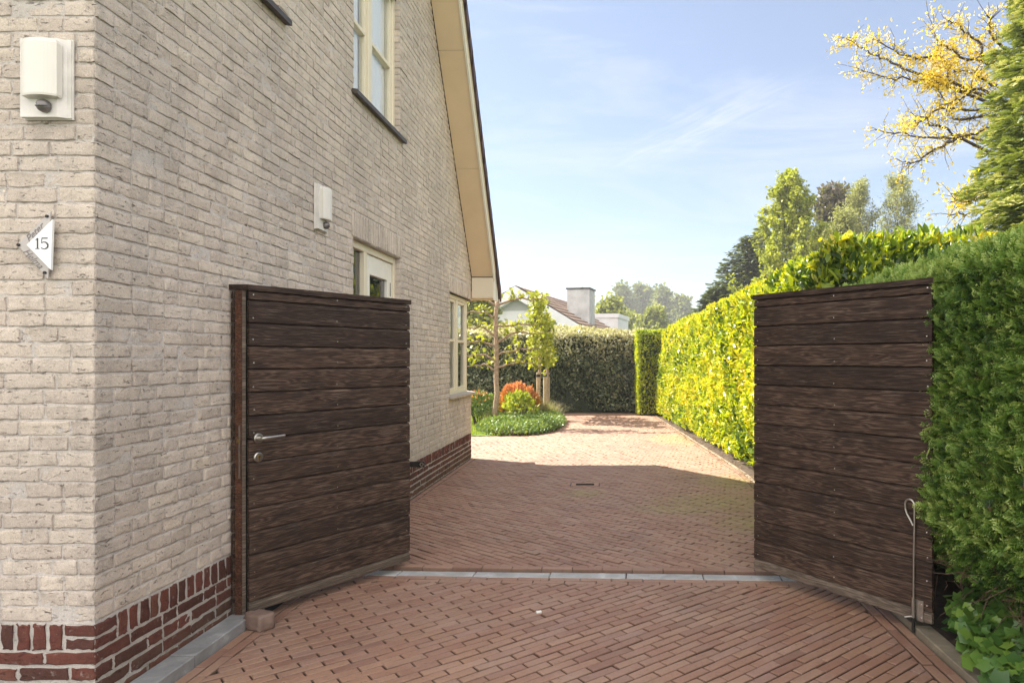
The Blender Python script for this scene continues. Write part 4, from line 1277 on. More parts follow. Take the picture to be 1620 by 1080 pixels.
def hedge_leaves(name, faces, dens, Lr, wr, tpl, mat, parent, seed, bulge=.05, depth=.06, up=.4, out=.6, jit=.7, tlow=0, thigh=1, tfun=None, curl=None, droop=0, tipt=0.0):
    g = np.random.default_rng(seed); PP = []; NN = []
    for fc in faces:
        a, b, c, d = [np.array(v, float) for v in fc]
        ar = .5*(np.linalg.norm(np.cross(b-a, d-a))+np.linalg.norm(np.cross(b-c, d-c)))
        P, Nf = quad_surface(g, int(ar*dens), a, b, c, d); PP.append(P); NN.append(Nf)
    P = np.concatenate(PP); Nf = np.concatenate(NN); n = len(P)
    w = wob(P, 2.6, seed)*bulge + wob(P, 9, seed+1)*bulge*.5
    P = P + Nf*(w - g.exponential(depth, n)*.6)[:, None]
    T = Nf*out + np.array([0, 0, up]) + g.normal(0, jit, (n, 3))*.6
    if droop: T[:, 2] -= droop
    Nn = Nf*.8 + np.array([0, 0, .7]) + g.normal(0, .5, (n, 3))
    L = g.uniform(*Lr, n); W = L*g.uniform(*wr, n)
    t = np.clip(g.normal(.5, .2, n) + wob(P, 5, seed+4)*.28, 0, 1)
    t = tlow+(thigh-tlow)*t
    if tfun is not None: t = tfun(P, t, g)
    P = P - unit(T)*L[:, None]*.5
    return scatter(name, P, T, Nn, L, W, tpl, mat, t, parent, curl, tipt)

# ---- clipped thuja hedge, near right
th = empty('thuja_hedge', (2.3, 3.0, 0)); tag(th, 'tall clipped bright green conifer hedge beside and behind the right gate leaf', 'hedge')
def PT(o, e):
    o.parent = e; o.matrix_parent_inverse = Matrix.Translation((-e.location.x, -e.location.y, -e.location.z)); return o
fx = 1.645; zt = 2.0; zb = .42
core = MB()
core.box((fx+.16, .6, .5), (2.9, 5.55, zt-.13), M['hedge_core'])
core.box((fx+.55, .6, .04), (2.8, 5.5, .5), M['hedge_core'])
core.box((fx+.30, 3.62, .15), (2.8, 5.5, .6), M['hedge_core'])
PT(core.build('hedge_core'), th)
# faces: side face (normal -x), lower inward taper, top, far end
thf = [((fx-.04, 5.6, .62), (fx-.04, .9, .62), (fx+.03, .9, zt-.1), (fx+.03, 5.6, zt-.1)),
       ((fx+.03, 5.6, zt-.1), (fx+.03, .9, zt-.1), (fx+.16, .9, zt+.0), (fx+.16, 5.6, zt+.0)),
       ((fx+.12, 5.6, .34), (fx+.12, .9, .34), (fx-.04, .9, .64), (fx-.04, 5.6, .64))]
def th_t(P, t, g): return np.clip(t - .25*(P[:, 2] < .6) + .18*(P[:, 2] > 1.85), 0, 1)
for k in range(3):
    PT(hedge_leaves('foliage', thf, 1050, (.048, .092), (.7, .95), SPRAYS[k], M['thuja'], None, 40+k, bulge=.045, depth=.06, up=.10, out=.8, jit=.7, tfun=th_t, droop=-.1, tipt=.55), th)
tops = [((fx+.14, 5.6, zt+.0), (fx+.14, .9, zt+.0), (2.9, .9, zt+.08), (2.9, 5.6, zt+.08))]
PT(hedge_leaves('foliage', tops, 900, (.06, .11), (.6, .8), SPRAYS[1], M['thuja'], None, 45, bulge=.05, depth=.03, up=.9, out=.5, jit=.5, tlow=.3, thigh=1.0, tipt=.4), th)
# bare brown twigs low down
tw = MB(); g = np.random.default_rng(8)
for i in range(260):
    p = np.array([g.uniform(1.70, 2.15), g.uniform(2.2, 3.7), g.uniform(.25, .62)])
    pts = [p]
    d = np.array([-.5, g.normal(0, .8), g.normal(0, .35)]); 
    for k in range(4):
        d = unit(d+g.normal(0, .45, 3)); pts.append(pts[-1]+d*g.uniform(.03, .08))
    tw.tube(pts, [.003, .0026, .002, .0015, .001], M['twig'], 4, caps=False)
for yy in (2.3, 2.9, 3.5, 4.2, 5.0):
    tw.tube([(2.25, yy, -.02), (2.24, yy+.02, .5), (2.26, yy, 1.7)], [.05, .045, .02], M['bark_dark'], 8)
PT(tw.build('twigs'), th)

# ---- ivy below it
def ivy_points(n, g):
    x = 1.70+g.exponential(.16, n); y = g.uniform(1.9, 3.62, n)
    return x, y
g = np.random.default_rng(51); n = 2000
x = 1.66+np.abs(g.normal(0, .26, n)); y = 3.64-np.abs(g.normal(0, 1, n))*.8
y = np.clip(y, 1.2, 3.64); x += np.clip((y-3.2), 0, 1)*.28
hmax = .13+.16*np.clip((x-1.66)/.4, 0, 1)+.05*wob(np.stack([x, y, x*0], 1), 6, 2)
hh = hmax*g.random(n)**.5+.01
x = x - .05*(g.random(n) < .3)*(y < 3.1)
P = np.stack([x, y, hh], 1)
T = np.stack([g.normal(-.5, .6, n), g.normal(-.4, .7, n), g.normal(-.15, .35, n)], 1)
Nn = np.stack([g.normal(-.45, .35, n), g.normal(-.35, .35, n), np.full(n, .8)], 1)
L = g.uniform(.035, .080, n)
o = scatter('ivy', P, T, Nn, L, L*.85, LOBED, M['ivy'], np.clip(g.normal(.45, .25, n)+(hh > .15)*.15, 0, 1)); 
tag(o, 'glossy green ivy creeping over the kerb under the conifer hedge', 'ivy', kind='stuff')
# leaf litter along the hedge feet
g = np.random.default_rng(52); n = 900
yy = g.uniform(4.7, 17, n); xx = 1.60-np.clip(yy-8.6, 0, 20)*.0745+np.abs(g.normal(0, .12, n))-.05
P = np.stack([xx, yy, g.uniform(.004, .02, n)], 1); T = np.stack([g.normal(0, 1, n), g.normal(0, 1, n), g.normal(0, .1, n)], 1)
Nn = np.tile([0, 0, 1.], (n, 1))+g.normal(0, .2, (n, 3)); L = g.uniform(.02, .05, n)
M['litter'] = simple('dead_leaf', (.20, .12, .05), .9, var=.5)
o = scatter('leaf_litter', P, T, Nn, L, L*.5, SMALL, M['litter'], g.random(n)); tag(o, 'brown dead leaves lying along the foot of the yellow green hedge', 'leaf litter', kind='stuff')
# specks on the front paving
g = np.random.default_rng(53); n = 260
P = np.stack([1.55-np.abs(g.normal(0, 1.5, n))*.9, g.uniform(2.4, 7.5, n), np.full(n, .004)], 1); T = np.stack([g.normal(0, 1, n), g.normal(0, 1, n), g.normal(0, .1, n)], 1)
L = g.uniform(.005, .013, n)
o = scatter('leaf_litter', P, T, np.tile([0, 0, 1.], (n, 1))+g.normal(0, .1, (n, 3)), L, L*.7, SMALL, M['litter'], g.random(n)); tag(o, 'tiny brown leaf specks scattered over the front paving', 'leaf litter', kind='stuff')

# ---- sunlit laurel hedge along the right side
lh = empty('laurel_hedge', (2.2, 10, 0)); tag(lh, 'long yellow green laurel hedge in full sun along the right side of the driveway', 'hedge')
def hx(y): return 1.69-(max(0, y-8.6))*.073
def hz(y): return 2.47-(y-5.5)*.019
core = hedge_core([(hx(6.1)+.25, 6.1), (hx(8.6)+.22, 8.6), (hx(17.2)+.2, 17.2), (2.6, 17.2), (3.2, 6.1)], 0, lambda x, y: hz(y)-.30, M['hedge_core'], 'hedge_core', None)
PT(core, lh)
lf = []; tp = []
for ya, yb in ((5.7, 8.6), (8.6, 13), (13, 17.3)):
    lf.append(((hx(yb), yb, .10), (hx(ya), ya, .10), (hx(ya)+.05, ya, hz(ya)-.12), (hx(yb)+.05, yb, hz(yb)-.12)))
    lf.append(((hx(yb)+.05, yb, hz(yb)-.14), (hx(ya)+.05, ya, hz(ya)-.14), (hx(ya)+.35, ya, hz(ya)+.05), (hx(yb)+.35, yb, hz(yb)+.05)))
    tp.append(((hx(yb)+.25, yb, hz(yb)+.02), (hx(ya)+.25, ya, hz(ya)+.02), (3.1, ya, hz(ya)+.12), (2.7, yb, hz(yb)+.05)))
lf.append(((hx(5.7), 5.75, .3), (3.2, 5.75, .3), (3.2, 5.75, 2.5), (hx(5.7)+.05, 5.75, 2.5)))
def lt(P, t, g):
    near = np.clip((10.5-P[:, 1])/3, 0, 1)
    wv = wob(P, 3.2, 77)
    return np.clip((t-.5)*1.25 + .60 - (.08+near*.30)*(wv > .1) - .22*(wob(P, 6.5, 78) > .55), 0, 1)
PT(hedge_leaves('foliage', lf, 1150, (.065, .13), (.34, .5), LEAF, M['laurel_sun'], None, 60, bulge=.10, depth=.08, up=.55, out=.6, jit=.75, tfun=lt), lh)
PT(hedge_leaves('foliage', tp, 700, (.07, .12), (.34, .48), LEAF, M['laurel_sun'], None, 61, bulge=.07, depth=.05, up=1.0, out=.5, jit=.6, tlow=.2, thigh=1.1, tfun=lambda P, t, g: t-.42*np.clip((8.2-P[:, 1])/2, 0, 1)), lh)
# clipped return of the hedge at the far end
he = empty('laurel_hedge', (.8, 17.9, 0)); tag(he, 'narrow clipped hedge block with shaded front at the far end of the yellow hedge', 'hedge')
ex0, ex1, ey0, ey1, ez = .52, 1.25, 17.35, 18.3, 2.16
PT(hedge_core([(ex0+.1, ey0+.1), (ex1, ey0+.1), (ex1, ey1), (ex0+.1, ey1)], 0, lambda x, y: ez-.1, M['hedge_core'], 'hedge_core', None), he)
ef = [((ex0, ey1, .05), (ex0, ey0, .05), (ex0, ey0, ez), (ex0, ey1, ez)), ((ex0, ey0, .05), (ex1, ey0, .05), (ex1, ey0, ez), (ex0, ey0, ez)), ((ex0, ey0, ez), (ex1, ey0, ez), (ex1, ey1, ez), (ex0, ey1, ez))]
PT(hedge_leaves('foliage', ef, 1100, (.06, .10), (.35, .5), LEAF, M['laurel_sun'], None, 62, bulge=.05, depth=.05, up=.5, out=.6, jit=.7, tfun=lambda P, t, g: t*.8-.1*(P[:, 1] < 17.5)+.2), he)  # front leaves tinted darker, shade put into the leaf colour

# ---- dark hedge closing the drive
bh = empty('evergreen_hedge', (-2.5, 18.6, 0)); tag(bh, 'dark grey green clipped hedge across the far end of the driveway', 'hedge')
PT(hedge_core([(-9, 18.42), (.75, 18.42), (.75, 19.4), (-9, 19.4)], 0, lambda x, y: 2.05, M['hedge_core'], 'hedge_core', None), bh)
bf = [((-9, 18.28, .06), (.8, 18.28, .06), (.8, 18.28, 2.10), (-9, 18.28, 2.22)), ((-9, 18.3, 2.2), (.8, 18.3, 2.08), (.8, 19.4, 2.3), (-9, 19.4, 2.45))]
PT(hedge_leaves('foliage', bf, 900, (.07, .12), (.45, .65), LEAF, M['back_hedge'], None, 63, bulge=.17, depth=.09, up=.35, out=.8, jit=.8, tfun=lambda P, t, g: np.clip(t+.75*np.clip((P[:, 2]-1.25), 0, 1)-.02, 0, 1)), bh)  # leaf tint rises towards the top, painting in the sunlit zone

# ---- trees
def tree_wood(base, H, R0, crown0, rad, nl, g, up=.5, lean=(0, 0), sub=4, tip=.008, wig=.06, shape=None):
    """returns list of (pts, radii) and twig tip data (P, dir)"""
    base = np.array(base, float); br = []; tips = []
    n = 9; tp_ = []
    for i in range(n):
        f = i/(n-1)
        tp_.append(base+np.array([lean[0]*f, lean[1]*f, H*f*.95])+np.array([g.normal(0, wig*.4), g.normal(0, wig*.4), 0])*(0 if i == 0 else 1)*R0*3)
    tp_ = np.array(tp_); rr_ = [R0*(1-.9*(i/(n-1))**.9) for i in range(n)]
    br.append((tp_, rr_))
    for k in range(nl):
        f = crown0+(1-crown0)*(k+.5)/nl*.97
        p = np.array([np.interp(f, np.linspace(0, 1, n), tp_[:, j]) for j in range(3)])
        s = (f-crown0)/(1-crown0)
        e = shape(s) if shape else sqrt(max(0.03, 1-(2*s-.75)**2*.55))*(1-.55*s)
        Lb = rad*e*g.uniform(.75, 1.15)
        a = k*2.399+g.normal(0, .3)
        d = np.array([cos(a), sin(a), up+s*.7+g.normal(0, .12)]); d = unit(d)
        m = 6; pts = [p]; dd = d.copy()
        for j in range(m):
            dd = unit(dd+g.normal(0, .13, 3)+np.array([0, 0, .05])); pts.append(pts[-1]+dd*Lb/m)
        r0 = R0*(1-.8*f)*.45
        br.append((np.array(pts), [r0*(1-.85*j/m) for j in range(m+1)]))
        pa = np.array(pts)
        for q in range(sub*2):
            ff = g.uniform(.25, 1.0); pp = np.array([np.interp(ff, np.linspace(0, 1, m+1), pa[:, j]) for j in range(3)])
            d2 = unit(d*.6+g.normal(0, .65, 3)+np.array([0, 0, .15])); L2 = Lb*g.uniform(.18, .42)*(1.15-ff*.4)
            p2 = [pp, pp+d2*L2*.5+g.normal(0, .03, 3)*L2, pp+d2*L2+g.normal(0, .06, 3)*L2]
            br.append((np.array(p2), [max(tip, r0*.3), tip, tip*.5]))
            tips.append((p2[0], p2[1], p2[2]))
        tips.append((pa[-3], pa[-2], pa[-1]))
    tips.append((tp_[-3], tp_[-2], tp_[-1]))
    return br, tips
def make_tree(name, label, cat, base, H, R0, rad, crown0, nl, leaf_n, Lr, wr, tpl, mat, bark, seed, up=.5, sub=4, spread=.10, group=None, shape=None, lean=(0, 0), droop=0.0, sides=6, tip=.008):
    g = np.random.default_rng(seed); base = np.array(base, float)
    r = empty(name, tuple(base)); tag(r, label, cat, group)
    br, tips = tree_wood((0, 0, 0), H, R0, crown0, rad, nl, g, up, lean, sub, tip, shape=shape)
    w = MB()
    for pts, rad_ in br: w.tube(pts, rad_, bark, sides, caps=False)
    w.build('trunk', r, smooth=True)
    A = np.array(tips); k = g.integers(0, len(A), leaf_n); f = g.random((leaf_n, 1))
    P = np.where(f < .5, A[k, 0]*(1-2*f)+A[k, 1]*2*f, A[k, 1]*(2-2*f)+A[k, 2]*(2*f-1))
    P = P+g.normal(0, spread, (leaf_n, 3))
    T = unit(A[k, 2]-A[k, 0])*.5+g.normal(0, .7, (leaf_n, 3)); T[:, 2] -= droop
    Nn = g.normal(0, .6, (leaf_n, 3))+np.array([0, 0, .7])
    L = g.uniform(*Lr, leaf_n); clump = g.random(len(A))
    t = np.clip(clump[k]*.5+g.normal(.28, .18, leaf_n), 0, 1)
    scatter('crown', P, T, Nn, L, L*g.uniform(*wr, leaf_n), tpl, mat, t, r)
    return r
def at(px, py, y):     # world x and height seen at a picture position for a given distance
    return (px-975)/1080*y, CAM_H-(py-567)/1080*y

# large-leaved laurel bushes rising over the gate
g = np.random.default_rng(70)
def big_bush(name, label, cx, cy, z0, n_st, rad, h, seed, Lr=(.12, .19), mat='laurel_big', per=11):
    g = np.random.default_rng(seed); r = empty(name, (cx, cy, 0)); tag(r, label, 'shrub')
    w = MB(); P = []; T = []; N_ = []
    for i in range(n_st):
        a = g.uniform(0, 6.28); q = rad*sqrt(g.random())
        p0 = np.array([q*.4*cos(a), q*.4*sin(a), 0]); top = np.array([q*cos(a), q*sin(a), z0+(h-z0)*g.uniform(.5, 1)*(1-.35*(q/rad)**2)])
        w.tube([p0, p0*.5+top*.5+g.normal(0, .03, 3), top], [.012, .009, .005], M['bark_dark'], 5, caps=False)
        ax = unit(top-p0+np.array([0, 0, .4])+g.normal(0, .25, 3))
        for k in range(per):
            f = k/per; b = k*2.4+g.random()
            s = unit(np.cross(ax, [.3, .9, .1])); u = np.cross(ax, s)
            d = (s*cos(b)+u*sin(b))*(.9-.5*f)+ax*(.25+.9*f)
            P.append(top-ax*(1-f)*.28); T.append(d); N_.append(ax*.9-(s*cos(b)+u*sin(b))*.5)
    P = np.array(P); T = np.array(T); N_ = np.array(N_); n = len(P)
    w.build('stems', r)
    L = g.uniform(*Lr, n)
    scatter('foliage', P, T, N_, L, L*.40, LEAF, M[mat], np.clip(g.normal(.5, .22, n), 0, 1), r)
    return r
big_bush('laurel_shrub', 'large leaved laurel bush with upright glossy shoots rising behind the right gate leaf', 2.93, 6.6, 2.0, 60, .66, 2.62, 71)
big_bush('laurel_shrub', 'single tall laurel shoot with broad glossy leaves above the conifer hedge', 2.72, 6.05, 2.2, 3, .10, 2.74, 72, Lr=(.14, .19), per=10)
big_bush('laurel_shrub', 'yellow topped laurel bush joining the long hedge above the gate edge', 2.55, 7.2, 1.9, 60, .75, 2.60, 73, Lr=(.10, .15), mat='laurel_sun')

# golden conifer towering at the right edge
def layered_conifer(name, label, base, H, rad, n_br, seed, mat, L=(.10, .2), per=46, up=.15, tpl=None, group=None, bark='bark_dark', tipdrop=.25, z0=.06):
    g = np.random.default_rng(seed); r = empty(name, base); tag(r, label, 'tree', group)
    w = MB(); w.tube([(0, 0, 0), (0, 0, H*.5), (.03, 0, H)], [.11*H/7, .07*H/7, .012], M[bark], 8)
    P = []; T = []; N_ = []; tt = []
    for i in range(n_br):
        f = z0+(1-z0)*(i/n_br); a = i*2.399+g.normal(0, .2); Lb = rad*(1-f)**.75*g.uniform(.8, 1.12)+.08
        d = np.array([cos(a), sin(a), up]); pts = []
        for k in range(6):
            s = k/5; pts.append(np.array([d[0]*Lb*s, d[1]*Lb*s, f*H+up*Lb*s+.12*Lb*s-tipdrop*Lb*s*s]))
        pts = np.array(pts); w.tube(pts, [.018, .015, .012, .009, .006, .003], M[bark], 4, caps=False)
        clump = g.random()
        m = max(8, int(per*Lb/rad*1.3))
        s = g.random(m)**.6; 
        p = np.stack([np.interp(s, np.linspace(0, 1, 6), pts[:, j]) for j in range(3)], 1)
        side = np.array([-d[1], d[0], 0]); o = g.normal(0, 1, m)*(.16*Lb*(1.15-s)+.05)
        p = p+side*o[:, None]; p[:, 2] += g.normal(0, .03, m)-np.abs(o)*.25
        dr_ = unit(np.array([d[0], d[1], 0])*.8+side*np.sign(o)[:, None]*.55+np.array([0, 0, -.12])+g.normal(0, .22, (m, 3)))
        P.append(p); T.append(dr_); N_.append(np.tile([0, 0, 1.], (m, 1))+g.normal(0, .25, (m, 3)))
        tt.append(np.clip(clump*.25+g.normal(.02, .12, m)+s**2*.6, 0, 1))
    w.build('trunk', r)
    P = np.concatenate(P); T = np.concatenate(T); N_ = np.concatenate(N_); tt = np.concatenate(tt)
    Ls = g.uniform(*L, len(P))
    scatter('crown', P, T, N_, Ls, Ls*.85, tpl or LSPRAY, mat, tt, r, tipt=.45)
    return r
layered_conifer('conifer', 'tall golden tipped conifer towering over the hedge at the right edge', (5.55, 8.0, 0), 8.6, 1.75, 520, 81, M['conifer_sun'], L=(.09, .17), per=150, up=.05, tpl=SPRAYS[0])

# golden leaved tree reaching out from behind the conifer
gt_ = empty('golden_tree', (7.2, 10.2, 0)); tag(gt_, 'golden leaved tree with dark open branches reaching left of the conifer into the sky', 'tree')
g = np.random.default_rng(90); w = MB(); tipsP = []; tipsD = []
D0 = 10.2
def gp(px, py, dy=0.0):
    y = D0+dy; x, z = at(px, py, y); return np.array([x-7.2, y-10.2, z])
def zc_(cx, cy): return 1320+cx/3.0, cy/3.0
w.tube([(0, 0, 0), (.05, 0, 1.8), (-.1, .05, 3.4), (-.25, .1, 5.0), (-.2, .1, 6.6)], [.13, .11, .085, .06, .02], M['bark_dark'], 8)
limbs = [
 ([(760, 470), (610, 425), (520, 405), (440, 385), (330, 380), (220, 365), (110, 325)], .6),
 ([(520, 400), (450, 360), (340, 325), (250, 285), (200, 265), (120, 225), (42, 178)], .9),
 ([(545, 395), (540, 320), (510, 270), (420, 270), (370, 275), (290, 240), (185, 185)], .2),
 ([(780, 320), (700, 300), (600, 265), (540, 240), (500, 200), (470, 130)], -.3),
 ([(760, 270), (720, 280), (690, 210), (640, 160), (590, 120), (540, 105)], -.6),
 ([(760, 200), (730, 160), (740, 100), (730, 85)], -.9),
 ([(790, 560), (700, 555), (570, 560), (520, 470), (460, 400)], .3),
 ([(790, 600), (680, 630), (560, 655), (440, 650), (330, 635), (200, 615)], -.2),
 ([(600, 655), (520, 690), (440, 730), (400, 765), (325, 770)], -.5),
 ([(640, 640), (560, 640), (480, 600), (440, 560), (380, 550)], .5),
 ([(760, 520), (640, 520), (500, 510), (420, 575), (390, 600)], .1),
 ([(700, 420), (640, 440), (590, 470), (500, 500)], -.4),
 ([(790, 420), (720, 380), (640, 345), (570, 330), (500, 320)], .4),
 ([(860, 900), (760, 940), (680, 955), (610, 960), (570, 945)], -1.5),
 ([(860, 960), (760, 1000), (660, 1010), (560, 1020)], -1.4),
]
for pts_, dy in limbs:
    q = [gp(*zc_(*p), dy*(.4+.6*i/len(pts_))+g.normal(0, .05)) for i, p in enumerate(pts_)]
    root = np.array([-.15, .08, max(1.5, q[0][2]*.85)])
    q = [root*.6+q[0]*.4] + q
    # densify with kinks
    fine = []
    for a, b in zip(q[:-1], q[1:]):
        for s in (0, .33, .66): fine.append(a*(1-s)+b*s+g.normal(0, .018, 3))
    fine.append(q[-1]); fine = np.array(fine); m = len(fine)
    w.tube(fine, [.021*(1-i/m)**.8+.005 for i in range(m)], M['bark_dark'], 5, caps=False)
    for i in range(3, m):
        for k in range(3):
            d = unit(unit(fine[i]-fine[i-1])*.7+g.normal(0, .7, 3)); Lt = g.uniform(.10, .42)*(.6+.6*g.random())
            e = fine[i]+d*Lt+g.normal(0, .02, 3); mid = (fine[i]+e)/2+g.normal(0, .025, 3)
            w.tube([fine[i], mid, e], [.005, .004, .002], M['bark_dark'], 4, caps=False)
            for s in np.linspace(.3, 1, 4): tipsP.append(fine[i]*(1-s)+e*s); tipsD.append(d)
w.build('trunk', gt_)
tipsP = np.array(tipsP); tipsD = np.array(tipsD)
# fuller crown on the trunk side
n = 15000; k = g.integers(0, len(tipsP), n)
wgt = wob(tipsP, 4.0, 4); k = k[(wgt[k] > .05) | (g.random(n) < .3)]
n = len(k); P = tipsP[k]+g.normal(0, .045, (n, 3)); T = tipsD[k]*.4+g.normal(0, .7, (n, 3))+np.array([0, 0, .25])
L = g.uniform(.035, .075, n); Nn = g.normal(0, 1, (n, 3))
scatter('crown', P, T, Nn, L, L*.38, SMALL, M['gold_leaf'], g.random(n), gt_)

# background trees on the right, beyond the hedge
grp = 'garden trees rising beyond the yellow hedge'
def cone(s): return (1-s)**.7+.05
x, z = at(1252, 270, 26)
make_tree('maple_tree', 'bright yellow green pointed young tree beside the dark conifer', 'tree', (x, 26, 0), z*1.02, .13, 3.3, .10, 60, 24000, (.07, .13), (.6, .9), LOBED, M['spring_leaf'], M['bark_grey'], 101, up=.8, sub=5, spread=.07, group=grp, shape=lambda s: (1-s)**.8*.85+.10)
x, z = at(1175, 350, 30)
for (px, py, yy, sd, rad_, lab) in ((1168, 376, 30, 102, 3.1, 'dark blue green conifer with drooping tiers left of the yellow green tree'), (1120, 455, 27, 103, 2.2, 'low dark conifer tier showing just above the yellow hedge top'),):
    x, z = at(px, py, yy)
    layered_conifer('cedar_tree', lab, (x+.4, yy, 0), z, rad_, 210, sd, M['pine'], L=(.22, .42), per=60, up=.25, tipdrop=.1, group=grp, z0=.25)
x, z = at(1205, 360, 33)
layered_conifer('cedar_tree', 'olive green conifer top behind the dark blue green conifer', (x, 33, 0), z, 2.2, 190, 104, M['far_yellow'], L=(.25, .45), per=55, up=.3, tipdrop=.1, group=grp, z0=.3)
x, z = at(1322, 292, 34)
make_tree('copper_tree', 'dark copper leaved round tree between the pointed tree and the willow', 'tree', (x, 34, 0), z, .22, 2.8, .2, 30, 13000, (.16, .28), (.6, .9), SMALL, M['copper_leaf'], M['bark_dark'], 105, up=.6, sub=5, spread=.22, group=grp)
x, z = at(1298, 345, 31)
make_tree('dark_green_tree', 'dark green tree behind the pointed yellow green tree', 'tree', (x, 33, 0), z, .2, 1.7, .2, 26, 9000, (.14, .24), (.6, .9), SMALL, M['far_leaf'], M['bark_dark'], 106, up=.6, sub=5, spread=.2, group=grp)
x, z = at(1362, 276, 30)
make_tree('willow_tree', 'pale green willow with slim bare stems, left one of the airy pair', 'tree', (x, 30, 0), z, .10, 2.4, .25, 30, 11000, (.10, .17), (.25, .4), SMALL, M['willow_leaf'], M['bark_grey'], 107, up=1.3, sub=5, spread=.13, group=grp)
x, z = at(1420, 272, 29)
make_tree('willow_tree', 'pale airy willow with thin upright branches, right one of the pair', 'tree', (x, 29, 0), z, .10, 2.7, .25, 34, 10000, (.09, .16), (.22, .35), SMALL, M['willow_leaf'], M['bark_grey'], 108, up=1.3, sub=5, spread=.12, group=grp)
x, z = at(1335, 335, 27)
make_tree('willow_bush', 'dense pale yellow green willow bush in front of the airy pair', 'shrub', (x, 27, 0), z, .10, 2.4, .12, 26, 15000, (.11, .19), (.3, .45), SMALL, M['willow_leaf'], M['bark_grey'], 109, up=1.0, sub=5, spread=.16, group=grp)

# far trees in the middle
grp = 'hazy trees beyond the white house'
for i, (px, py, yy, rad_, lab, mt) in enumerate((
    (988, 462, 95, 4.6, 'tall hazy grey green poplar, left one of the far skyline group', 'far_leaf'),
    (1018, 459, 98, 4.2, 'tallest hazy poplar in the middle of the far skyline group', 'far_leaf'),
    (1050, 466, 92, 3.6, 'hazy poplar right of the tallest one on the far skyline', 'far_leaf'),
    (1078, 478, 90, 3.0, 'lowest hazy tree at the right end of the far skyline group', 'far_leaf'))):
    x, z = at(px, py, yy)
    yy *= 1.35; x, z = at(px, py, yy)
    make_tree('poplar_tree', lab, 'tree', (x, yy, 0), z, .35, rad_*1.25, .12, 34, 11000, (.5, .95), (.6, .9), SMALL, M[mt], M['bark_grey'], 120+i, up=1.2, sub=5, spread=.42, group=grp, shape=lambda s: .9*(1-s*.55))
for i, (px, py, yy, rad_, lab) in enumerate((
    (965, 478, 46, 2.2, 'yellow green tree beside the white flat roofed extension'),
    (1035, 492, 55, 2.4, 'rounded green tree in front of the hazy poplars, next to the yellow hedge'),
    (1000, 505, 60, 3.0, 'pale low tree between the white extension and the yellow hedge'),
    (748, 478, 26, 1.7, 'green tree glimpsed between the house corner and the trained tree'))):
    x, z = at(px, py, yy)
    make_tree('broadleaf_tree', lab, 'tree', (x, yy, 0), z, .18, rad_, .1, 30, 6500, (.20, .36), (.6, .9), SMALL, M['far_yellow'], M['bark_grey'], 130+i, up=.7, sub=5, spread=.26, group=grp if i < 3 else None)

# ---- white house behind the hedge
wh = empty('white_house', (-4.25, 28.6, 0), R(-11)); tag(wh, 'white rendered house with brown tiled roof and square chimney beyond the dark hedge', 'house')
hm = MB()
zr, ze = 4.42, 2.40; hw = 3.35
def gab(y0, y1, off, mb, mat, hw_=hw, zr_=zr, ze_=ze):
    v = [(-hw_, y0, 0), (hw_, y0, 0), (hw_, y0, ze_), (0, y0, zr_), (-hw_, y0, ze_)]
    v += [(x, y1, z) for x, y, z in v]
    mb.add(v, [(0,1,2,3,4), (9,8,7,6,5), (0,5,6,1), (1,6,7,2), (2,7,8,3), (3,8,9,4), (4,9,5,0)], mat)
gab(.35, 8.0, 0, hm, M['white_render'], hw-.15, zr-.12, ze-.12)
hm.build('wall', wh)
fb = MB()   # deep white barge boards
for s in (-1, 1):
    v = [(0, 0, zr-.42), (s*hw*1.06, 0, ze-.52), (s*hw*1.06, 0, ze-.04), (0, 0, zr+.06)]
    v += [(x, .34, z) for x, y, z in v]
    f = [(0,1,2,3), (7,6,5,4), (0,4,5,1), (1,5,6,2), (2,6,7,3), (3,7,4,0)]
    fb.add(v, f if s > 0 else [q[::-1] for q in f], M['white_render'])
fb.build('barge_board', wh)
rf = MB(); n = 12
for k in range(n):      # lapped tile courses on both slopes
    for s in (-1, 1):
        a, b = k/n, (k+1)/n
        xa, za = s*hw*1.08*a, zr+.10-(zr-ze)*1.08*a; xb, zb_ = s*hw*1.08*b, zr+.10-(zr-ze)*1.08*b
        v = [(xa, .10, za), (xb, .10, zb_+.05), (xb, 8.2, zb_+.05), (xa, 8.2, za), (xb, .10, zb_-.02), (xb, 8.2, zb_-.02)]
        f = [(0,1,2,3), (1,4,5,2)]
        rf.add(v, f if s > 0 else [q[::-1] for q in f], M['far_roof'] if 'far_roof' in M else M.setdefault('far_roof', simple('brown_roof_tile', (.20,.135,.10), .8, var=.25, nscale=3)), random.random())
ro = rf.build('roof', wh)
ch = MB(); ch.box((1.45, 3.0, 2.8), (2.50, 4.1, 4.62), M['chimney'])
ch.box((1.40, 2.95, 4.62), (2.55, 4.15, 4.68), M['dark_metal'])
ch.tube([(2.0, 3.5, 4.68), (2.0, 3.5, 4.75)], .12, M['chimney'], 10); ch.tube([(2.0, 3.5, 4.75), (2.0, 3.5, 4.84)], [.05, .03], M['chimney'], 8)
co_ = ch.build('chimney'); co_.parent = ro
ex = MB(); ex.box((1.2, 8.3, 0), (hw-.55, 11.5, 3.62), M['white_render']); ex.box((1.15, 8.25, 3.62), (hw-.5, 11.55, 3.84), M['white_render']); ex.build('extension', wh)
wd_ = MB(); wd_.box((-1.9, .31, 1.9), (-.9, .345, 2.5), M['dark_metal']); wd_.build('window', wh)
pk = MB(); pk.add([(-1.0, .345, zr-.95), (1.0, .345, zr-.95), (0, .345, zr-.40)], [(0,1,2)], M['grey_render']); pk.build('gable_panel', wh)

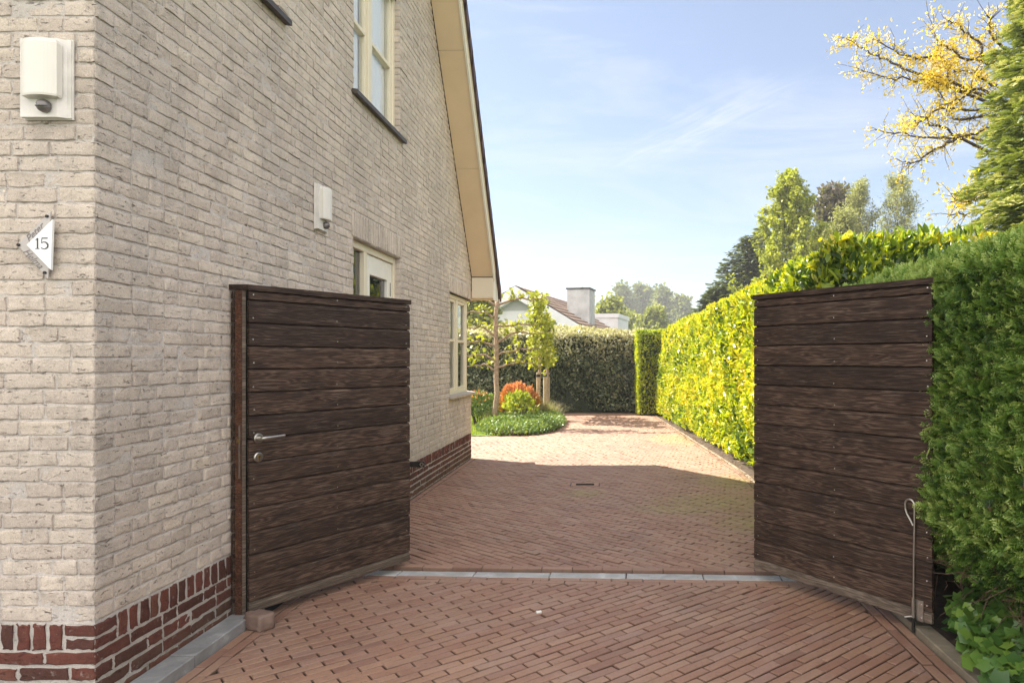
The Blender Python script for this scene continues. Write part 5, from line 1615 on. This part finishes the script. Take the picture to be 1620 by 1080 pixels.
# ---- planted island, trained trees, stakes
grp = 'flat trained trees in the planted island'
def espalier(base, H, plane, arms, label, seed, R0=.05, leaf_n=1500, dense=0.0, Lr=(.07, .12), stub=True):
    g = np.random.default_rng(seed); r = empty('espalier_tree', base); tag(r, label, 'tree', grp)
    w = MB(); pl = np.array(plane, float)
    tr = np.array([(g.normal(0, .012), g.normal(0, .012), H*i/8) for i in range(9)]); tr[0, :2] = 0
    w.tube(tr, [R0*(1.12 if i == 0 else 1-.30*i/8) for i in range(9)], M['bark_pale'], 9)
    P = []; D = []
    for (h, L, s, rise) in arms:
        pts = []
        for k in range(8):
            f = k/7; pts.append(np.array([pl[0]*s*L*f, pl[1]*s*L*f, h+rise*sin(min(1, f*2.2)*pi/2)+g.normal(0, .012)]) + g.normal(0, .012, 3)*(k > 0))
        pts = np.array(pts); w.tube(pts, [R0*.46*(1-.6*k/7) for k in range(8)], M['bark_dark'] if not stub else M['bark_pale'], 6)
        m = int(9*L/.9)
        for k in range(m):
            f = g.uniform(.15, 1.0); p = np.array([np.interp(f, np.linspace(0, 1, 8), pts[:, j]) for j in range(3)])
            for q in range(2):
                d = unit(np.array([0, 0, 1.])+g.normal(0, .55, 3)); e = p+d*g.uniform(.05, .20)
                w.tube([p, (p+e)/2+g.normal(0, .01, 3), e], [.007, .005, .003], M['bark_dark'], 4, caps=False)
                P.append(e); D.append(d); P.append((p+e)/2); D.append(d)
    w.build('trunk', r, smooth=True)
    P = np.array(P); D = np.array(D); k = g.integers(0, len(P), leaf_n)
    Pl = P[k]+g.normal(0, .045, (leaf_n, 3)); T = D[k]*.3+g.normal(0, .7, (leaf_n, 3)); L_ = g.uniform(*Lr, leaf_n)
    scatter('crown', Pl, T, g.normal(0, .6, (leaf_n, 3))+np.array([0, 0, .6]), L_, L_*.8, LOBED, M['lime_leaf'], g.random(leaf_n), r)
    return r
D1 = 14.6
x1 = (785-975)/1080*D1
hh_ = lambda py: CAM_H-(py-567)/1080*D1
espalier((x1, D1, 0), 2.72, (1, .10, 0),
         [(2.60, 1.0, 1, .12), (2.15, .85, 1, .02), (1.78, 1.0, 1, .22), (1.50, .9, 1, .15), (1.25, .8, 1, .1), (2.3, .75, -1, .14), (1.9, .8, -1, .22), (1.70, .75, -1, .1), (1.4, .8, -1, .12), (1.2, .6, -1, .1), (2.6, .7, -1, .1)],
         'pale barked trained tree with spreading level arms nearest the house corner', 201, .062, 470, Lr=(.05, .10))
D2 = 16.3; x2 = (853-975)/1080*D2
arms2 = [(1.22+.17*i, .70+.1*(i % 2), s, .06) for i in range(10) for s in (1, -1)]
espalier((x2, D2, 0), 2.95, (.08, 1, 0), arms2, 'trained tree with dense lime column crown, just left of its twin', 202, .045, 1600, stub=False, Lr=(.05, .10))
D3 = 17.3; x3 = (866-975)/1080*D3
espalier((x3, D3, 0), 2.6, (.08, 1, 0), [(1.2+.18*i, .6, s, .06) for i in range(7) for s in (1, -1)], 'trained lime leaved tree behind the dense column tree', 203, .04, 800, stub=False, Lr=(.05, .10))
for (px, yy, h, lab) in ((851.5, 16.0, 1.12, 'round wooden stake with black band, nearest of the three by the trained trees'),
                         (862.0, 16.9, 1.10, 'middle wooden stake with black band by the trained trees'),
                         (868.0, 17.5, 1.08, 'thin farthest wooden stake by the trained trees')):
    xx = (px-975)/1080*yy; r = empty('tree_stake', (xx, yy, 0)); tag(r, lab, 'stake', 'wooden stakes of the trained trees')
    w = MB(); w.tube([(0, 0, 0), (0, 0, h), (0, 0, h+.01)], [.045 if px < 866 else .03]*2+[.03], M['stake'], 10); w.build('post', r)
    w = MB(); w.tube([(0, 0, h-.10), (0, 0, h-.04)], .052 if px < 866 else .036, M['rubber'], 12); w.build('strap', r)

def ball_shrub(name, label, c, rad, n, Lr, wr, mat, seed, tpl=LEAF, tfun=None, cat='shrub', core=True, up=.6, stems=12):
    g = np.random.default_rng(seed); r = empty(name, (c[0], c[1], 0)); tag(r, label, cat)
    rad = np.array(rad, float)
    d = unit(g.normal(0, 1, (n, 3))); d[:, 2] = np.where(d[:, 2] < -.55, -d[:, 2], d[:, 2])
    q = (1-.5*g.random(n)**2)[:, None]*(1+.26*wob(d, 3.6, seed))[:, None]
    P = d*rad*q+np.array([0, 0, c[2]]); P[:, 2] = np.maximum(P[:, 2], .02)
    T = d*.7+np.array([0, 0, up])+g.normal(0, .5, (n, 3)); Nn = d+g.normal(0, .5, (n, 3))+np.array([0, 0, .4])
    t = g.random(n)
    if tfun is not None: t = tfun(P, t)
    L = g.uniform(*Lr, n)
    w = MB()
    for k in range(stems):
        a = g.uniform(0, 6.28); e = np.array([cos(a)*rad[0]*.6, sin(a)*rad[1]*.6, c[2]+rad[2]*.3])
        w.tube([(e[0]*.15, e[1]*.15, 0), (e[0]*.6, e[1]*.6, e[2]*.6), e], [.012, .008, .004], M['bark_dark'], 5, caps=False)
    w.build('stems', r)
    scatter('foliage', P, T, Nn, L, L*g.uniform(*wr, n), tpl, M[mat], np.clip(t, 0, 1), r)
    return r
ball_shrub('red_shrub', 'rounded shrub with orange red young leaves behind the first trained tree', (-2.30, 15.7, .42), (.47, .42, .38), 2200, (.07, .13), (.3, .42), 'red_leaf', 211,
           tfun=lambda P, t: .0+.66*np.clip((P[:, 2]-.22)/.55, 0, 1)+t*.36)
ball_shrub('leafy_shrub', 'small bright green leafy shrub in front of the orange red one', (-2.10, 14.9, .40), (.34, .3, .26), 330, (.08, .14), (.45, .6), 'green_leaf', 212, tfun=lambda P, t: .4+t*.6)
ball_shrub('evergreen_shrub', 'low dark shrub with reddish tips by the lawn, beside the house corner', (-3.02, 14.9, .34), (.42, .4, .36), 1500, (.05, .08), (.4, .55), 'cover_leaf', 213, tfun=lambda P, t: t*.5+.1)
ball_shrub('flower_shrub', 'reddish flowering tips on the low dark shrub near the lawn', (-3.05, 14.8, .55), (.30, .3, .18), 110, (.05, .08), (.4, .55), 'red_leaf', 216, tfun=lambda P, t: .5+t*.5, stems=4)
def grass_tuft(name, label, c, n, Lr, spread, mat, seed, lean=.6):
    g = np.random.default_rng(seed); r = empty(name, (c[0], c[1], 0)); tag(r, label, 'plant')
    V = []; F = []; t = []
    for i in range(n):
        a = g.uniform(0, 6.28); b = np.array([cos(a), sin(a), 0]); p = b*abs(g.normal(0, spread))
        L = g.uniform(*Lr); ln = abs(g.normal(0, lean)); s = np.array([-b[1], b[0], 0])*.004; base = len(V)
        for k in range(4):
            f = k/3; c_ = p+b*L*ln*f*f+np.array([0, 0, L*(f-.35*ln*f*f)]); wd = (1-f)*1.0+.1
            V += [c_-s*wd, c_+s*wd]; 
        for k in range(3): F.append((base+2*k, base+2*k+1, base+2*k+3, base+2*k+2))
        t += [g.random()]*8
    np_mesh('blades', np.array(V), np.array(F), M[mat], np.array(t), r); return r
grass_tuft('ornamental_grass', 'tuft of straw coloured ornamental grass at the right end of the planted island', (-1.62, 15.9), 1500, (.30, .55), .16, 'dry_grass', 214)
grass_tuft('ornamental_grass', 'pale wispy grass between the low shrub and the first trained tree', (-2.72, 14.6), 380, (.2, .42), .10, 'dry_grass', 215)
# low ground cover of the island, outline like a rounded bed
g = np.random.default_rng(220); n = 15000
a = g.random(n)*2*pi; q = np.sqrt(g.random(n)); cx, cy, ra, rb = -2.0, 14.75, .88, 2.0
ex_ = np.sign(np.cos(a))*np.abs(np.cos(a))**.8; ey_ = np.sign(np.sin(a))*np.abs(np.sin(a))**.8
P = np.stack([cx+ra*ex_*q, cy+rb*ey_*q, np.zeros(n)], 1)
hgt = (.22+.06*wob(P, 4, 3))*np.sqrt(np.clip(1-q**3.5, 0, 1))+.03
P[:, 2] = hgt*(.45+.55*g.random(n)**.5)
T = g.normal(0, .7, (n, 3))+np.array([0, -.1, .5]); L = g.uniform(.04, .07, n)
o = scatter('ground_cover', P, T, g.normal(0, .5, (n, 3))+np.array([0, -.3, .8]), L, L*.6, LEAF, M['cover_leaf'], np.clip(g.normal(.5, .25, n), 0, 1))
tag(o, 'low fresh green ground cover spilling round the trained trees', 'ground cover', kind='stuff')
b_ = MB(); ring = [(cx+ra*.93*np.sign(cos(t_))*abs(cos(t_))**.8, cy+rb*.95*np.sign(sin(t_))*abs(sin(t_))**.8) for t_ in np.linspace(0, 2*pi, 40)[:-1]]
b_.prism(ring, -.01, .05, M['soil']); tag(b_.build('flower_bed'), kind='structure')
# lawn blades
g = np.random.default_rng(230); n = 15000
P = np.stack([g.uniform(-4.6, -2.0, n), g.uniform(12.78, 17.8, n), np.full(n, .01)], 1)
T = g.normal(0, .35, (n, 3))+np.array([0, 0, 1.]); L = g.uniform(.035, .07, n)
o = scatter('grass', P, T, g.normal(0, 1, (n, 3)), L, .012, SMALL, M['lawn_blade'], g.random(n)); tag(o, 'short bright green lawn grass beside the planted island', 'grass', kind='stuff')

# reflections: a street side hedge and trees stand behind the viewer

# ------------------------------------------------------------------ far air
hb = MB(); hb.box((-620, -70, -1.2), (620, 620, 16), None)
hzm = bpy.data.materials.new('haze_air'); hzm.use_nodes = True; hn = hzm.node_tree.nodes; hn.clear()
ho = hn.new('ShaderNodeOutputMaterial'); hv = hn.new('ShaderNodeVolumePrincipled')
hv.inputs['Density'].default_value = 0.0015; hv.inputs['Color'].default_value = (.93, .96, 1, 1); hv.inputs['Anisotropy'].default_value = .2
hzm.node_tree.links.new(hv.outputs[0], ho.inputs['Volume'])
hb.mats = [hzm]
tag(hb.build('haze'), kind='stuff', label='thin pale haze fading the far trees behind the white house', cat='haze')
